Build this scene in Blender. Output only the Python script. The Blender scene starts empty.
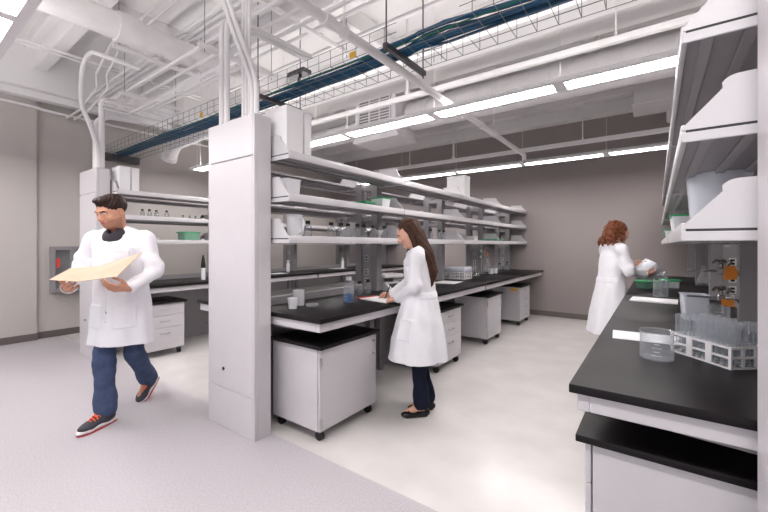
import bpy, bmesh, math, random
import numpy as np
import openvdb as vdb
from mathutils import Vector, Matrix
C = bpy.context.scene
COL = C.collection
PI = math.pi
rnd = random.Random(7)

# ------------------------------------------------------------------ materials
def s2l(c):
    return tuple(((x/255)/12.92 if x/255 <= .04045 else ((x/255+.055)/1.055)**2.4) for x in c)

def mat(name, rgb, rough=.5, metal=0., noise=.0, nscale=8., bump=0., bscale=60., spec=.5, emit=None, estr=0.):
    m = bpy.data.materials.new(name); m.use_nodes = True
    nt = m.node_tree; b = nt.nodes['Principled BSDF']
    col = s2l(rgb)+(1,)
    b.inputs['Base Color'].default_value = col
    b.inputs['Roughness'].default_value = rough
    b.inputs['Metallic'].default_value = metal
    b.inputs['Specular IOR Level'].default_value = spec
    tc = nt.nodes.new('ShaderNodeTexCoord')
    if noise:
        n = nt.nodes.new('ShaderNodeTexNoise'); n.inputs['Scale'].default_value = nscale; n.inputs['Detail'].default_value = 4
        nt.links.new(tc.outputs['Object'], n.inputs['Vector'])
        r = nt.nodes.new('ShaderNodeMapRange'); r.inputs[1].default_value = .3; r.inputs[2].default_value = .7
        r.inputs[3].default_value = 1-noise; r.inputs[4].default_value = 1+noise
        nt.links.new(n.outputs['Fac'], r.inputs[0])
        x = nt.nodes.new('ShaderNodeVectorMath'); x.operation = 'SCALE'
        x.inputs[0].default_value = col[:3]; nt.links.new(r.outputs[0], x.inputs['Scale'])
        nt.links.new(x.outputs[0], b.inputs['Base Color'])
    if bump:
        n = nt.nodes.new('ShaderNodeTexNoise'); n.inputs['Scale'].default_value = bscale; n.inputs['Detail'].default_value = 3
        nt.links.new(tc.outputs['Object'], n.inputs['Vector'])
        bp = nt.nodes.new('ShaderNodeBump'); bp.inputs['Strength'].default_value = bump; bp.inputs['Distance'].default_value = .01
        nt.links.new(n.outputs['Fac'], bp.inputs['Height']); nt.links.new(bp.outputs[0], b.inputs['Normal'])
    if emit:
        b.inputs['Emission Color'].default_value = s2l(emit)+(1,); b.inputs['Emission Strength'].default_value = estr
    return m

def glass(name, rgb, clear=.85, rim=(236,238,243), rough=.05, gmax=.7):
    m = bpy.data.materials.new(name); m.use_nodes = True
    nt = m.node_tree; nt.nodes.clear(); L = nt.links.new
    out = nt.nodes.new('ShaderNodeOutputMaterial')
    tr = nt.nodes.new('ShaderNodeBsdfTransparent'); tr.inputs[0].default_value = s2l(rgb)+(1,)
    gl = nt.nodes.new('ShaderNodeBsdfGlossy'); gl.inputs['Roughness'].default_value = rough
    df = nt.nodes.new('ShaderNodeBsdfDiffuse'); df.inputs[0].default_value = s2l(rim)+(1,)
    m0 = nt.nodes.new('ShaderNodeMixShader'); m0.inputs[0].default_value = .55; L(gl.outputs[0], m0.inputs[1]); L(df.outputs[0], m0.inputs[2])
    lw = nt.nodes.new('ShaderNodeLayerWeight'); lw.inputs['Blend'].default_value = .25
    mr = nt.nodes.new('ShaderNodeMapRange'); mr.inputs[3].default_value = 1-clear; mr.inputs[4].default_value = gmax
    L(lw.outputs['Facing'], mr.inputs[0])
    mx = nt.nodes.new('ShaderNodeMixShader')
    L(mr.outputs[0], mx.inputs[0]); L(tr.outputs[0], mx.inputs[1]); L(m0.outputs[0], mx.inputs[2])
    L(mx.outputs[0], out.inputs[0])
    return m

def frosted(name, rgb, alpha=.6):
    m = bpy.data.materials.new(name); m.use_nodes = True
    nt = m.node_tree; b = nt.nodes['Principled BSDF']
    b.inputs['Base Color'].default_value = s2l(rgb)+(1,); b.inputs['Roughness'].default_value = .25
    b.inputs['Alpha'].default_value = alpha
    return m

M = {}
M['panel'] = mat('light grey enamel', (206,202,206), .38, noise=.012)
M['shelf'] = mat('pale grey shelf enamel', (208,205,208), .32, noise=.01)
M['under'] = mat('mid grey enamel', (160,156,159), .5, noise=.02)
M['tray'] = mat('shade-darkened shelf underside', (150,146,149), .45, noise=.03)  # shelf metal coloured darker to stand in for shade on the underside
M['post'] = mat('grey post enamel', (146,142,145), .42, noise=.02)
M['black'] = mat('black epoxy resin', (23,19,22), .42, noise=.10, nscale=5, spec=.24)
M['rubber'] = mat('black rubber', (22,21,22), .6, noise=.05)
M['blackplastic'] = mat('black plastic', (20,20,22), .45, noise=.03)
M['white'] = mat('white paint', (232,229,231), .5, noise=.015)
M['whitebox'] = mat('white card', (238,236,238), .55, noise=.01)
M['pipe'] = mat('white painted pipe', (238,235,236), .5, noise=.02)
M['ceil'] = mat('white painted deck', (238,236,236), .7, noise=.02, nscale=1.2, bump=.15, bscale=25)
M['gap'] = mat('dark joint and painted shade', (60,57,60), .7, noise=.02)  # dark parts, and the shadow line painted on shelf ends
M['steel'] = mat('brushed steel', (190,190,192), .28, 1., noise=.04)
M['darksteel'] = mat('dark steel', (95,93,96), .4, .7, noise=.04)
M['wire'] = mat('galvanised wire', (120,128,130), .4, .7, noise=.03)
M['greenwire'] = mat('green cable', (20,105,80), .5, noise=.03)
M['cable'] = mat('blue data cable', (18,84,122), .45, noise=.12, nscale=6)
M['paper'] = mat('white paper', (246,245,247), .6, noise=.005)
M['red'] = mat('red plastic', (205,70,55), .45, noise=.03)
M['redpaint'] = mat('red enamel', (170,25,30), .35, noise=.03)
M['orange'] = mat('amber rubber', (214,128,38), .5, noise=.06)
M['yellow'] = mat('yellow label', (226,178,40), .55, noise=.02)
M['green'] = mat('green plastic lid', (40,165,105), .4, noise=.02)
M['manila'] = mat('manila card', (190,166,142), .6, noise=.03)
M['coat'] = mat('white cotton coat', (242,241,246), .8, noise=.012, nscale=14, bump=.22, bscale=22, spec=.2)
M['button'] = mat('pearl button', (215,212,215), .3, noise=.01)
M['denim'] = mat('blue denim', (72,84,114), .85, noise=.16, nscale=18, bump=.2, bscale=160, spec=.15)
M['navy'] = mat('navy cloth', (27,31,49), .85, noise=.12, nscale=14, spec=.15)
M['shoe'] = mat('charcoal mesh', (62,62,70), .7, noise=.12, nscale=60)
M['sole'] = mat('white foam sole', (225,218,220), .55, noise=.02)
M['solered'] = mat('red rubber sole', (200,60,60), .5, noise=.02)
M['lace'] = mat('neon orange lace', (255,98,42), .6, noise=.03)
M['flat'] = mat('black leather', (22,20,22), .32, noise=.05)
M['skin'] = mat('skin', (222,172,150), .5, noise=.04, nscale=20, spec=.35)
M['skin_man'] = mat('tanned skin', (205,150,125), .5, noise=.04, nscale=20, spec=.35)
M['lip'] = mat('lips', (188,105,100), .45, noise=.03)
M['brow'] = mat('eyebrow hair', (52,36,30), .7, noise=.05)
M['eye'] = mat('eye white', (225,222,220), .3, noise=.01)
M['iris'] = mat('dark iris', (42,30,26), .25, noise=.01)
M['stubble'] = mat('stubbled skin', (172,124,104), .6, noise=.06, nscale=60, spec=.3)
M['hair_dark'] = mat('dark brown hair', (44,29,24), .55, noise=.25, nscale=30, spec=.25)
M['hair_brown'] = mat('long brown hair', (66,40,27), .5, noise=.25, nscale=24, spec=.25)
M['hair_auburn'] = mat('auburn curls', (112,62,38), .55, noise=.3, nscale=26, spec=.25)
M['shirt'] = mat('dark shirt', (52,48,56), .8, noise=.05)
M['glass'] = glass('clear glass', (246,248,250), .80, rim=(200,203,208), gmax=.8)
M['thinglass'] = glass('thin tube glass', (251,252,253), .9, gmax=.6)
M['pane'] = glass('cabinet pane glass', (250,252,252), .95, gmax=.12)
M['bluewater'] = mat('blue liquid', (4,96,158), .15, noise=.03)
M['frost'] = frosted('milky plastic', (240,241,245), .92)
M['frost_blue'] = frosted('cool milky plastic', (230,234,244), .9)
M['frost_green'] = frosted('green tinted plastic', (150,210,180), .5)
M['lens'] = mat('lit diffuser', (255,255,255), .5, emit=(255,250,248), estr=14.)
M['ceiling_fill'] = mat('added ceiling fill glow', (255,255,255), .5, emit=(255,250,248), estr=5.8)  # glow added on top of the pendants to lift the ceiling brightness
M['outlet'] = mat('white outlet', (225,223,222), .4, noise=.01)
M['foil'] = mat('polished clamp metal', (175,170,168), .25, .9, noise=.05)

# ------------------------------------------------------------------ mesh helpers
def bm_new(): return bmesh.new()

def box(bm, x0,x1,y0,y1,z0,z1, bev=0., seg=1):
    if x0>x1: x0,x1=x1,x0
    if y0>y1: y0,y1=y1,y0
    if z0>z1: z0,z1=z1,z0
    r = bmesh.ops.create_cube(bm, size=1.)
    vs = r['verts']
    for v in vs:
        v.co = Vector(((x0+x1)/2+v.co.x*(x1-x0), (y0+y1)/2+v.co.y*(y1-y0), (z0+z1)/2+v.co.z*(z1-z0)))
    if bev:
        es = list({e for v in vs for e in v.link_edges})
        bmesh.ops.bevel(bm, geom=es, offset=bev, segments=seg, affect='EDGES', profile=.5)
    return bm

def ring(bm, c, u, v, r, n):
    return [bm.verts.new(c+u*(r*math.cos(2*PI*i/n))+v*(r*math.sin(2*PI*i/n))) for i in range(n)]

def frame(d):
    d = d.normalized()
    a = Vector((0,0,1)) if abs(d.z) < .9 else Vector((1,0,0))
    u = d.cross(a).normalized(); v = d.cross(u).normalized()
    return u, v

def bridge(bm, a, b):
    n = len(a)
    for i in range(n):
        bm.faces.new((a[i], a[(i+1)%n], b[(i+1)%n], b[i]))

def cyl(bm, p0, p1, r0, r1=None, n=16, cap=True):
    p0, p1 = Vector(p0), Vector(p1); r1 = r0 if r1 is None else r1
    u, v = frame(p1-p0)
    a = ring(bm, p0, u, v, r0, n); b = ring(bm, p1, u, v, r1, n)
    bridge(bm, a, b)
    if cap: bm.faces.new(a[::-1]); bm.faces.new(b)
    return bm

def smooth_path(pts, rad=.1, k=5):
    """round the corners of a polyline"""
    pts = [Vector(p) for p in pts]; out = [pts[0]]
    for i in range(1, len(pts)-1):
        a, b, c = pts[i-1], pts[i], pts[i+1]
        d1, d2 = (a-b), (c-b)
        r = min(rad, d1.length*.45, d2.length*.45)
        p, q = b+d1.normalized()*r, b+d2.normalized()*r
        for j in range(k+1):
            t = j/k; out.append(p*(1-t)**2+b*2*t*(1-t)+q*t*t)
    out.append(pts[-1]); return out

def tube(bm, pts, r, n=8, cap=True):
    pts = [Vector(p) for p in pts]
    d = (pts[1]-pts[0]).normalized(); u, v = frame(d); prev = None
    first = None
    for i, p in enumerate(pts):
        if 0 < i < len(pts)-1: t = ((pts[i+1]-p).normalized()+(p-pts[i-1]).normalized())
        elif i == 0: t = pts[1]-p
        else: t = p-pts[i-1]
        if t.length < 1e-9: t = d
        t.normalize()
        u = (u-t*u.dot(t)).normalized(); v = t.cross(u).normalized()
        rg = ring(bm, p, u, v, r if not callable(r) else r(i/(len(pts)-1)), n)
        if prev: bridge(bm, prev, rg)
        else: first = rg
        prev = rg
    if cap: bm.faces.new(first[::-1]); bm.faces.new(prev)
    return bm

def lathe(bm, prof, c=(0,0,0), n=20, sx=1., sy=1.):
    c = Vector(c); rings = []
    for (r, z) in prof:
        if r < 1e-6: rings.append([bm.verts.new(c+Vector((0,0,z)))])
        else: rings.append([bm.verts.new(c+Vector((sx*r*math.cos(2*PI*i/n), sy*r*math.sin(2*PI*i/n), z))) for i in range(n)])
    for a, b in zip(rings, rings[1:]):
        if len(a) == 1 and len(b) == 1: continue
        if len(a) == 1:
            for i in range(n): bm.faces.new((a[0], b[(i+1)%n], b[i]))
        elif len(b) == 1:
            for i in range(n): bm.faces.new((a[i], a[(i+1)%n], b[0]))
        else: bridge(bm, a, b)
    return bm

def prism(bm, poly, f, t0, t1, bev=0.):
    """poly of 2-D points, f(u,v,t) -> 3-D"""
    a = [bm.verts.new(f(u,v,t0)) for u,v in poly]; b = [bm.verts.new(f(u,v,t1)) for u,v in poly]
    bridge(bm, a, b); bm.faces.new(a[::-1]); bm.faces.new(b)
    return bm

def obj(name, bm, m, parent=None, smooth=35):
    bmesh.ops.recalc_face_normals(bm, faces=bm.faces[:])
    me = bpy.data.meshes.new(name); bm.to_mesh(me); bm.free()
    return mobj(name, me, m, parent, smooth)

def mobj(name, me, m, parent=None, smooth=35):
    for x in (m if isinstance(m, (list, tuple)) else [m]): me.materials.append(x)
    if smooth:
        me.polygons.foreach_set('use_smooth', [True]*len(me.polygons))
        me.set_sharp_from_angle(angle=math.radians(smooth))
    o = bpy.data.objects.new(name, me); COL.objects.link(o)
    if parent: o.parent = parent
    return o

def tag(o, label, cat, group=None, kind=None):
    o['label'] = label; o['category'] = cat
    if group: o['group'] = group
    if kind: o['kind'] = kind
    return o

def thing(name, label, cat, loc=(0,0,0), rz=0., group=None):
    o = bpy.data.objects.new(name, None); COL.objects.link(o)
    o.empty_display_size = .05
    o.location = loc; o.rotation_euler = (0,0,rz)
    return tag(o, label, cat, group)

def struct(name, bm, m, smooth=35):
    o = obj(name, bm, m, None, smooth); o['kind'] = 'structure'; return o

def dup(root, loc, rz=None, label=None, group=None):
    r = root.copy(); COL.objects.link(r); r.location = loc
    if rz is not None: r.rotation_euler = (0,0,rz)
    if label: r['label'] = label
    if group: r['group'] = group
    for ch in root.children:
        c = ch.copy(); COL.objects.link(c); c.parent = r
        for g in ch.children:
            d = g.copy(); COL.objects.link(d); d.parent = c
    return r

# ------------------------------------------------------------------ the setting
YB = 7.86          # back wall
XL = -7.45         # left wall
def setting():
    # floor: speckled grey vinyl in front, white vinyl from the bench ends back
    m = bpy.data.materials.new('vinyl floor'); m.use_nodes = True
    nt = m.node_tree; b = nt.nodes['Principled BSDF']; L = nt.links.new
    tc = nt.nodes.new('ShaderNodeTexCoord'); sep = nt.nodes.new('ShaderNodeSeparateXYZ'); L(tc.outputs['Object'], sep.inputs[0])
    gt = nt.nodes.new('ShaderNodeMath'); gt.operation = 'GREATER_THAN'; gt.inputs[1].default_value = 1.755; L(sep.outputs['Y'], gt.inputs[0])
    n1 = nt.nodes.new('ShaderNodeTexNoise'); n1.inputs['Scale'].default_value = 95; n1.inputs['Detail'].default_value = 6; n1.inputs['Roughness'].default_value = .8
    L(tc.outputs['Object'], n1.inputs['Vector'])
    r1 = nt.nodes.new('ShaderNodeValToRGB'); e = r1.color_ramp.elements
    e[0].position = .36; e[0].color = s2l((176,171,176))+(1,); e[1].position = .62; e[1].color = s2l((202,197,201))+(1,)
    L(n1.outputs['Fac'], r1.inputs[0])
    n2 = nt.nodes.new('ShaderNodeTexNoise'); n2.inputs['Scale'].default_value = 3; n2.inputs['Detail'].default_value = 5
    L(tc.outputs['Object'], n2.inputs['Vector'])
    r2 = nt.nodes.new('ShaderNodeValToRGB'); e = r2.color_ramp.elements
    e[0].position = .3; e[0].color = s2l((216,212,210))+(1,); e[1].position = .7; e[1].color = s2l((227,223,221))+(1,)
    L(n2.outputs['Fac'], r2.inputs[0])
    mx = nt.nodes.new('ShaderNodeMix'); mx.data_type = 'RGBA'
    L(gt.outputs[0], mx.inputs['Factor']); L(r1.outputs[0], mx.inputs[6]); L(r2.outputs[0], mx.inputs[7]); L(mx.outputs[2], b.inputs['Base Color'])
    mr = nt.nodes.new('ShaderNodeMix'); L(gt.outputs[0], mr.inputs[0]); mr.inputs[2].default_value = .42; mr.inputs[3].default_value = .2
    L(mr.outputs[0], b.inputs['Roughness'])
    struct('floor', box(bm_new(), -7.7, 2.6, -5, 8.0, -.1, 0), m)
    lw = mat('warm grey wall paint', (194,188,184), .75, noise=.012, nscale=1.5)
    bw = mat('taupe wall paint', (150,141,140), .75, noise=.015, nscale=1.5)
    bb = mat('taupe vinyl base', (106,97,96), .5, noise=.02)
    struct('wall_back', box(bm_new(), -7.7, 2.6, YB, YB+.14, 0, 4.25), bw)
    w = bm_new(); box(w, XL-.16, XL, 1.44, YB, 0, 4.25); box(w, XL-.16, XL+.06, -5, 1.44, 0, 4.25)
    struct('wall_left', w, lw)
    struct('wall_right', box(bm_new(), 2.35, 2.5, -5, YB, 0, 4.25), lw)
    struct('ceiling', box(bm_new(), -7.7, 2.6, -5, 8.0, 4.25, 4.4), M['ceil'])
    b1 = bm_new(); box(b1, XL, XL+.014, 1.44, YB, 0, .1, .003); box(b1, XL+.06, XL+.074, -5, 1.454, 0, .1, .003)
    struct('baseboard_left', b1, bb)
    struct('baseboard_back', box(bm_new(), XL+.014, 2.35, YB-.014, YB, 0, .1, .003), bb)
    # concrete deck ribs and ledger beams
    k = 1
    for (y0, y1, zb) in ((-.1,.12,3.85),(1.35,1.5,3.9),(2.75,2.95,3.85),(4.35,4.75,3.72),(5.75,5.95,3.85),(7.05,7.25,3.8)):
        bmx = bm_new(); box(bmx, XL+.32, 2.35, y0, y1, zb, 4.25, .01); box(bmx, XL+.32, 2.35, y0-.1, y1+.1, 4.12, 4.25, .01)
        struct('trim_%d' % k, bmx, M['ceil']); k += 1
    bmx = bm_new(); box(bmx, XL+.06, XL+.32, -5, YB, 3.62, 4.25, .01); box(bmx, XL+.06, XL+.22, -5, YB, 3.52, 3.62, .008)
    struct('trim_%d' % k, bmx, M['ceil']); k += 1
    bmx = bm_new(); box(bmx, XL+.32, 2.35, YB-.22, YB, 3.72, 4.25, .01); box(bmx, XL+.32, 2.35, YB-.36, YB-.2, 3.95, 4.25, .01)
    struct('trim_%d' % k, bmx, M['ceil']); k += 1
    for x in (-5.2, -3.0, -.7):
        bmx = bm_new(); box(bmx, x-.09, x+.09, -5, YB-.4, 4.0, 4.25, .01)
        struct('trim_%d' % k, bmx, M['ceil']); k += 1
setting()

# ------------------------------------------------------------------ benches
SEC = 1.524
BENCH = {'left': (-5.77, 1.76), 'centre': (-2.61, 1.76), 'right': (.543, 1.482)}
ORD = ['nearest', 'second', 'third', 'farthest']
SIDE = {1: 'right', -1: 'left'}

def column(name, label, loc):
    t = thing(name, label, 'column', loc, 0)
    hw, d, H = .305, .144, 2.34
    b = bm_new(); box(b, -hw+.012, hw-.004, -d+.012, 0, 0, H-.004, .002); obj('core', b, M['panel'], t)
    b = bm_new(); box(b, -hw, hw-.022, -d, -d+.02, .302, 2.034, .003); obj('lower_panel', b, M['panel'], t)
    b = bm_new(); box(b, -hw, hw-.022, -d, -d+.02, 2.046, H, .003); obj('upper_panel', b, M['panel'], t)
    b = bm_new(); box(b, -hw, hw-.022, -d, -d+.02, 0, .299, .003); obj('kick_panel', b, M['panel'], t)
    b = bm_new(); box(b, hw-.02, hw, -d, -d+.03, 0, H, .003); box(b, hw-.006, hw, -d+.032, -.002, 0, H, .002); obj('corner_trim', b, M['panel'], t)
    b = bm_new(); box(b, -hw, -hw+.006, -d+.022, -.002, 0, H, .002); obj('side_panel', b, M['panel'], t)
    b = bm_new(); cyl(b, (-.085,-d-.006,.45), (-.085,-d+.002,.45), .013, n=16); cyl(b, (-.085,-d-.009,.45), (-.085,-d-.005,.45), .007, n=10)
    o = obj('lock', b, M['rubber'], t); o['label'] = 'black cam lock'
    return t
column('service_column', 'tall pale grey service column with black lock at the near end of the centre bench', (-2.61,1.744,0))
column('service_column', 'pale grey service column at left, behind the walking man', (-5.77,1.744,0))
column('service_column', 'pale service column at the right picture edge, ending the right bench', (.533,1.465,0))

def make_table(s, label):
    t = thing('bench_table', label, 'lab bench', (0,0,0), 0, 'lab bench tables')
    L = SEC-.004
    b = bm_new(); box(b, s*.027, s*.80, .002, L, .868, .9, .004, 2); obj('worktop', b, M['black'], t)
    b = bm_new()
    box(b, s*.735, s*.775, .02, L-.018, .805, .868, .003); box(b, s*.06, s*.735, .02, .05, .805, .868, .003)
    box(b, s*.06, s*.735, L-.05, L-.018, .805, .868, .003); box(b, s*.06, s*.09, .05, L-.05, .805, .868, .003)
    obj('apron_frame', b, M['panel'], t)
    for y0 in (.06, L-.12):
        b = bm_new(); box(b, s*.06, s*.12, y0, y0+.06, .0, .805, .004)
        obj('leg', b, M['post'], t)
        b = bm_new(); prism(b, [(.12,.805),(.12,.765),(.62,.79),(.62,.805)], lambda u,v,tt: Vector((s*u, tt, v)), y0+.015, y0+.045); obj('cantilever_bracket', b, M['post'], t)
    return t

def make_spine(label):
    t = thing('bench_spine', label, 'bench panel', (0,0,0), 0, 'spine panels down the middle of the benches')
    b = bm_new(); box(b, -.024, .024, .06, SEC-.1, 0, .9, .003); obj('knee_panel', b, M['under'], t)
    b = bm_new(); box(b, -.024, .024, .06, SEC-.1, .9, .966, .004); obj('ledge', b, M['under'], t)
    return t

def make_frame(label):
    t = thing('shelf_frame', label, 'shelf frame', (0,0,0), 0, 'upright shelf frames with outlets')
    for x in (-.11, .11):
        b = bm_new(); box(b, x-.045, x+.045, -.045, .045, .9, 2.085, .004)
        for k in range(22): box(b, x-.004, x+.004, -.0465, -.044, 1.42+.03*k, 1.436+.03*k)
        obj('post', b, M['post'], t)
    b = bm_new(); box(b, -.065, .065, -.03, .03, .9, 1.40, .003); obj('service_panel', b, M['under'], t)
    for z in (1.0, 1.1, 1.25):
        b = bm_new(); box(b, -.026, .026, -.036, -.03, z-.035, z+.035, .004); o = obj('outlet', b, M['outlet'], t); o['label'] = 'white outlet plate'
        b = bm_new(); box(b, -.014, .014, -.0375, -.036, z-.024, z-.006, .002); box(b, -.014, .014, -.0375, -.036, z+.006, z+.024, .002); obj('socket', b, M['rubber'], o)
    for z in (1.66, 2.0):
        b = bm_new(); box(b, -.065, .065, -.03, .03, z, z+.05, .004); obj('crossbar', b, M['post'], t)
    return t

def make_shelf(s, label):
    """origin on the bench axis at the section start, board top at z=0"""
    t = thing('reagent_shelf', label, 'shelf', (0,0,0), 0, 'grey metal reagent shelves')
    L = SEC-.012; x0, x1 = .156, .482
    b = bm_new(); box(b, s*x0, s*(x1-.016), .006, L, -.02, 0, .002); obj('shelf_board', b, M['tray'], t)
    b = bm_new(); box(b, s*(x1-.016), s*x1, .004, L+.002, -.034, .022, .004, 2); obj('front_lip', b, M['shelf'], t)
    for u in (.2, .3, .40):
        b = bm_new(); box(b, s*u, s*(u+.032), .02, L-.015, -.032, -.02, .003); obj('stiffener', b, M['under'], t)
    for y0 in (-.002, L-.004):
        b = bm_new(); box(b, s*x0, s*(x1-.002), y0, y0+.008, -.034, -.004, .002); obj('side_flange', b, M['shelf'], t)
        b = bm_new(); box(b, s*x0, s*(x1-.012), y0+.003, y0+.007, -.004, .004); obj('painted_shadow_strip', b, M['gap'], t)  # dark strip stands in for the shadow line below the inset panel
    poly = [(x0,.004),(x1-.006,.004),(x1-.006,.014),(x1-.02,.03),(x1-.098,.114)]
    cx, cz, r = x1-.133, .095, .045
    for a in range(5):
        an = math.radians(35+55*a/4); poly.append((cx+r*math.sin(PI/2-an)*1.0, cz+r*math.sin(an)+.01))
    poly += [(x0+.05,.154),(x0,.154)]
    for y0 in (.0, L-.004):
        b = bm_new(); prism(b, poly, lambda u,v,tt: Vector((s*u,tt,v)), y0, y0+.006); obj('end_panel', b, M['shelf'], t)
    return t

proto_t = {s: None for s in (1,-1)}; proto_s = {1: None, -1: None}; proto_sp = None; proto_f = None
LEV = [(1.446,'bottom'), (1.752,'middle'), (2.06,'top')]
for bn, (bx, by) in BENCH.items():
    for s in (1,-1):
        for k in range(4):
            y = by+SEC*k
            lab = 'black-topped lab table, %s section from the camera on the %s side of the %s bench' % (ORD[k], SIDE[s], bn)
            if proto_t[s] is None: proto_t[s] = make_table(s, lab); proto_t[s].location = (bx,y,0)
            else: dup(proto_t[s], (bx,y,0), label=lab)
            for z, ln in LEV:
                lab = '%s grey metal shelf, %s section from the camera, %s side of the %s bench' % (ln, ORD[k], SIDE[s], bn)
                g = '%s shelves of the %s bench' % (ln, bn)
                if proto_s[s] is None:
                    proto_s[s] = make_shelf(s, lab); proto_s[s].location = (bx,y+.006,z); proto_s[s]['group'] = g
                else: dup(proto_s[s], (bx,y+.006,z), label=lab, group=g)
    for k in range(4):
        y = by+SEC*k
        lab = 'grey spine panel with low pale ledge, %s section of the %s bench' % (ORD[k], bn)
        if proto_sp is None: proto_sp = make_spine(lab); proto_sp.location = (bx,y,0)
        else: dup(proto_sp, (bx,y,0), label=lab)
        lab = '%s grey upright shelf frame with outlets from the camera on the %s bench' % (ORD[k], bn)
        yy = by+SEC*(k+1) - (.05 if k == 3 else 0)
        if proto_f is None: proto_f = make_frame(lab); proto_f.location = (bx,yy,0)
        else: dup(proto_f, (bx,yy,0), label=lab)

# ------------------------------------------------------------------ mobile cabinets
def cabinet(label, x_front, s, y0, y1, kind, depth=.5, group='wheeled cabinets under the benches', sticker=False):
    """front face looks towards s*X"""
    yc = (y0+y1)/2; hw = (y1-y0)/2
    t = thing('mobile_cabinet', label, 'cabinet', (x_front, yc, 0), 0, group)
    b = bm_new(); box(b, -s*depth, -s*.025, -hw, hw, .08, .665, .003); obj('body', b, M['panel'], t)
    b = bm_new(); box(b, -s*(depth+.01), s*.03, -hw-.02, hw+.02, .665, .692, .004, 2); obj('cabinet_top', b, M['black'], t)
    def pull(y, z, par, vert):
        b = bm_new()
        if vert: tube(b, smooth_path([(s*.0,y,z-.05),(s*.028,y,z-.05),(s*.028,y,z+.05),(s*.0,y,z+.05)], .012, 3), .005, 8)
        else: tube(b, smooth_path([(s*.0,y-.05,z),(s*.028,y-.05,z),(s*.028,y+.05,z),(s*.0,y+.05,z)], .012, 3), .005, 8)
        o = obj('handle', b, M['steel'], par); o['label'] = 'steel handle'
    if kind == 'door':
        b = bm_new(); box(b, -s*.02, 0, -hw+.002, hw-.002, .083, .66, .003); d = obj('door', b, M['panel'], t)
        pull(hw-.05, .56, d, True)
        for z in (.14, .57):
            b = bm_new(); cyl(b, (s*.004,-hw+.004,z-.035), (s*.004,-hw+.004,z+.035), .008, n=10); box(b, -s*.004, s*.004, -hw+.006, -hw+.03, z-.03, z+.03, .002)
            o = obj('hinge', b, M['steel'], d); o['label'] = 'steel hinge'
    else:
        n = 3 if kind == 'drawers' else 4
        hs = [.15,.15,.275] if n == 3 else [.144]*4
        z = .66
        for h in hs:
            b = bm_new(); box(b, -s*.02, 0, -hw+.002, hw-.002, z-h+.004, z, .003); d = obj('drawer', b, M['panel'], t)
            pull(0, z-h*.45 if h < .2 else z-.07, d, False); z -= h
    for sx in (.05, depth-.05):
        for sy in (-hw+.05, hw-.05):
            b = bm_new(); box(b, -s*sx-.02, -s*sx+.02, sy-.02, sy+.02, .055, .08); c = obj('caster', b, M['darksteel'], t)
            b = bm_new(); cyl(b, (-s*sx, sy-.016, .033), (-s*sx, sy+.016, .033), .033, n=16); obj('wheel', b, M['rubber'], c)
    if sticker:
        b = bm_new(); box(b, -s*.16, -s*.04, -hw-.0015, -hw, .6, .645); o = obj('sticker', b, M['yellow'], t); o['label'] = 'yellow warning sticker'
    return t
CF = -1.905
cabinet('large wheeled cabinet with hinged door beside the tall column, nearest under centre bench', CF, 1, 1.85, 2.50, 'door', .52)
cabinet('wheeled three-drawer cabinet directly behind the writing woman', CF, 1, 3.60, 4.19, 'drawers')
cabinet('wheeled cabinet with hinged door just beyond the writing woman, under centre bench', CF, 1, 5.06, 5.62, 'door')
cabinet('farthest wheeled cabinet of the centre bench, with yellow sticker and four drawers', CF, 1, 6.60, 7.20, 'four', sticker=True)
cabinet('wheeled cabinet mostly hidden behind the tall column, left side of centre bench', -3.375, -1, 1.87, 2.45, 'door')
cabinet('white wheeled three-drawer cabinet under the left bench behind the man', -5.0, 1, 1.93, 2.42, 'drawers')
cabinet('wheeled cabinet under the near end of the right bench, cut by picture bottom', -.217, -1, 1.575, 2.12, 'drawers', .56)
# ------------------------------------------------------------------ pendant lights
def pendant(label, y, x0, n, up=True, z=2.73):
    t = thing('pendant_light', label, 'light', (x0, y, z), 0, 'linear pendant lights')
    L = 1.2*n
    b = bm_new()
    prism(b, [(-.14,0),(-.14,.022),(-.07,.06),(.07,.06),(.14,.022),(.14,0),(.088,0),(.088,.014),(-.088,.014),(-.088,0)], lambda u,v,tt: Vector((tt,u,v)), 0, L)
    obj('housing', b, M['white'], t)
    for k in range(n):
        b = bm_new(); prism(b, [(1.2*k+.6+sx*.505+.05*math.cos(a), sy*.03+.05*math.sin(a)) for sx,sy,a0 in ((1,1,0),(-1,1,1),(-1,-1,2),(1,-1,3)) for a in ((a0+j/4)*PI/2 for j in range(5))], lambda u,v,tt: Vector((u,v,tt)), .004, .0135); o = obj('diffuser', b, M['lens'], t); o['label'] = 'glowing diffuser'
        for e0 in (0, 1.156):
            b = bm_new(); box(b, 1.2*k+e0, 1.2*k+e0+.044, -.0875, .0875, .002, .0135); obj('end_plate', b, M['white'], t)
        if up:
            b = bm_new(); box(b, 1.2*k+.03, 1.2*k+1.17, -.062, .062, .0602, .0612); o = obj('ceiling_fill_strip', b, M['ceiling_fill'], t); o['label'] = 'added glow strip brightening the ceiling'  # added glowing strip that brightens the ceiling, not part of the pendant
    for k in range(n+1):
        x = min(max(1.2*k, .03), L-.03)
        b = bm_new(); cyl(b, (x,0,.06), (x,0,4.248-z), .0025, n=6); cyl(b, (x,0,.06), (x,0,.085), .014, n=10); obj('suspension_cable', b, M['white'], t)
    b = bm_new(); tube(b, smooth_path([(.12,.02,.06),(.1,.02,.32),(.02,.05,.5),(.06,.06,1.0),(.05,.06,4.25-z)], .12, 5), .006, 6); obj('power_cord', b, M['white'], t)
pendant('long linear pendant light overhead at the near left corner', .41, -6.66, 6)
pendant('long linear pendant light crossing above the tall column and centre bench', 3.43, -6.66, 7)
pendant('farthest linear pendant light, in front of the taupe back wall', 6.38, -6.6, 7, False)

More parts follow.
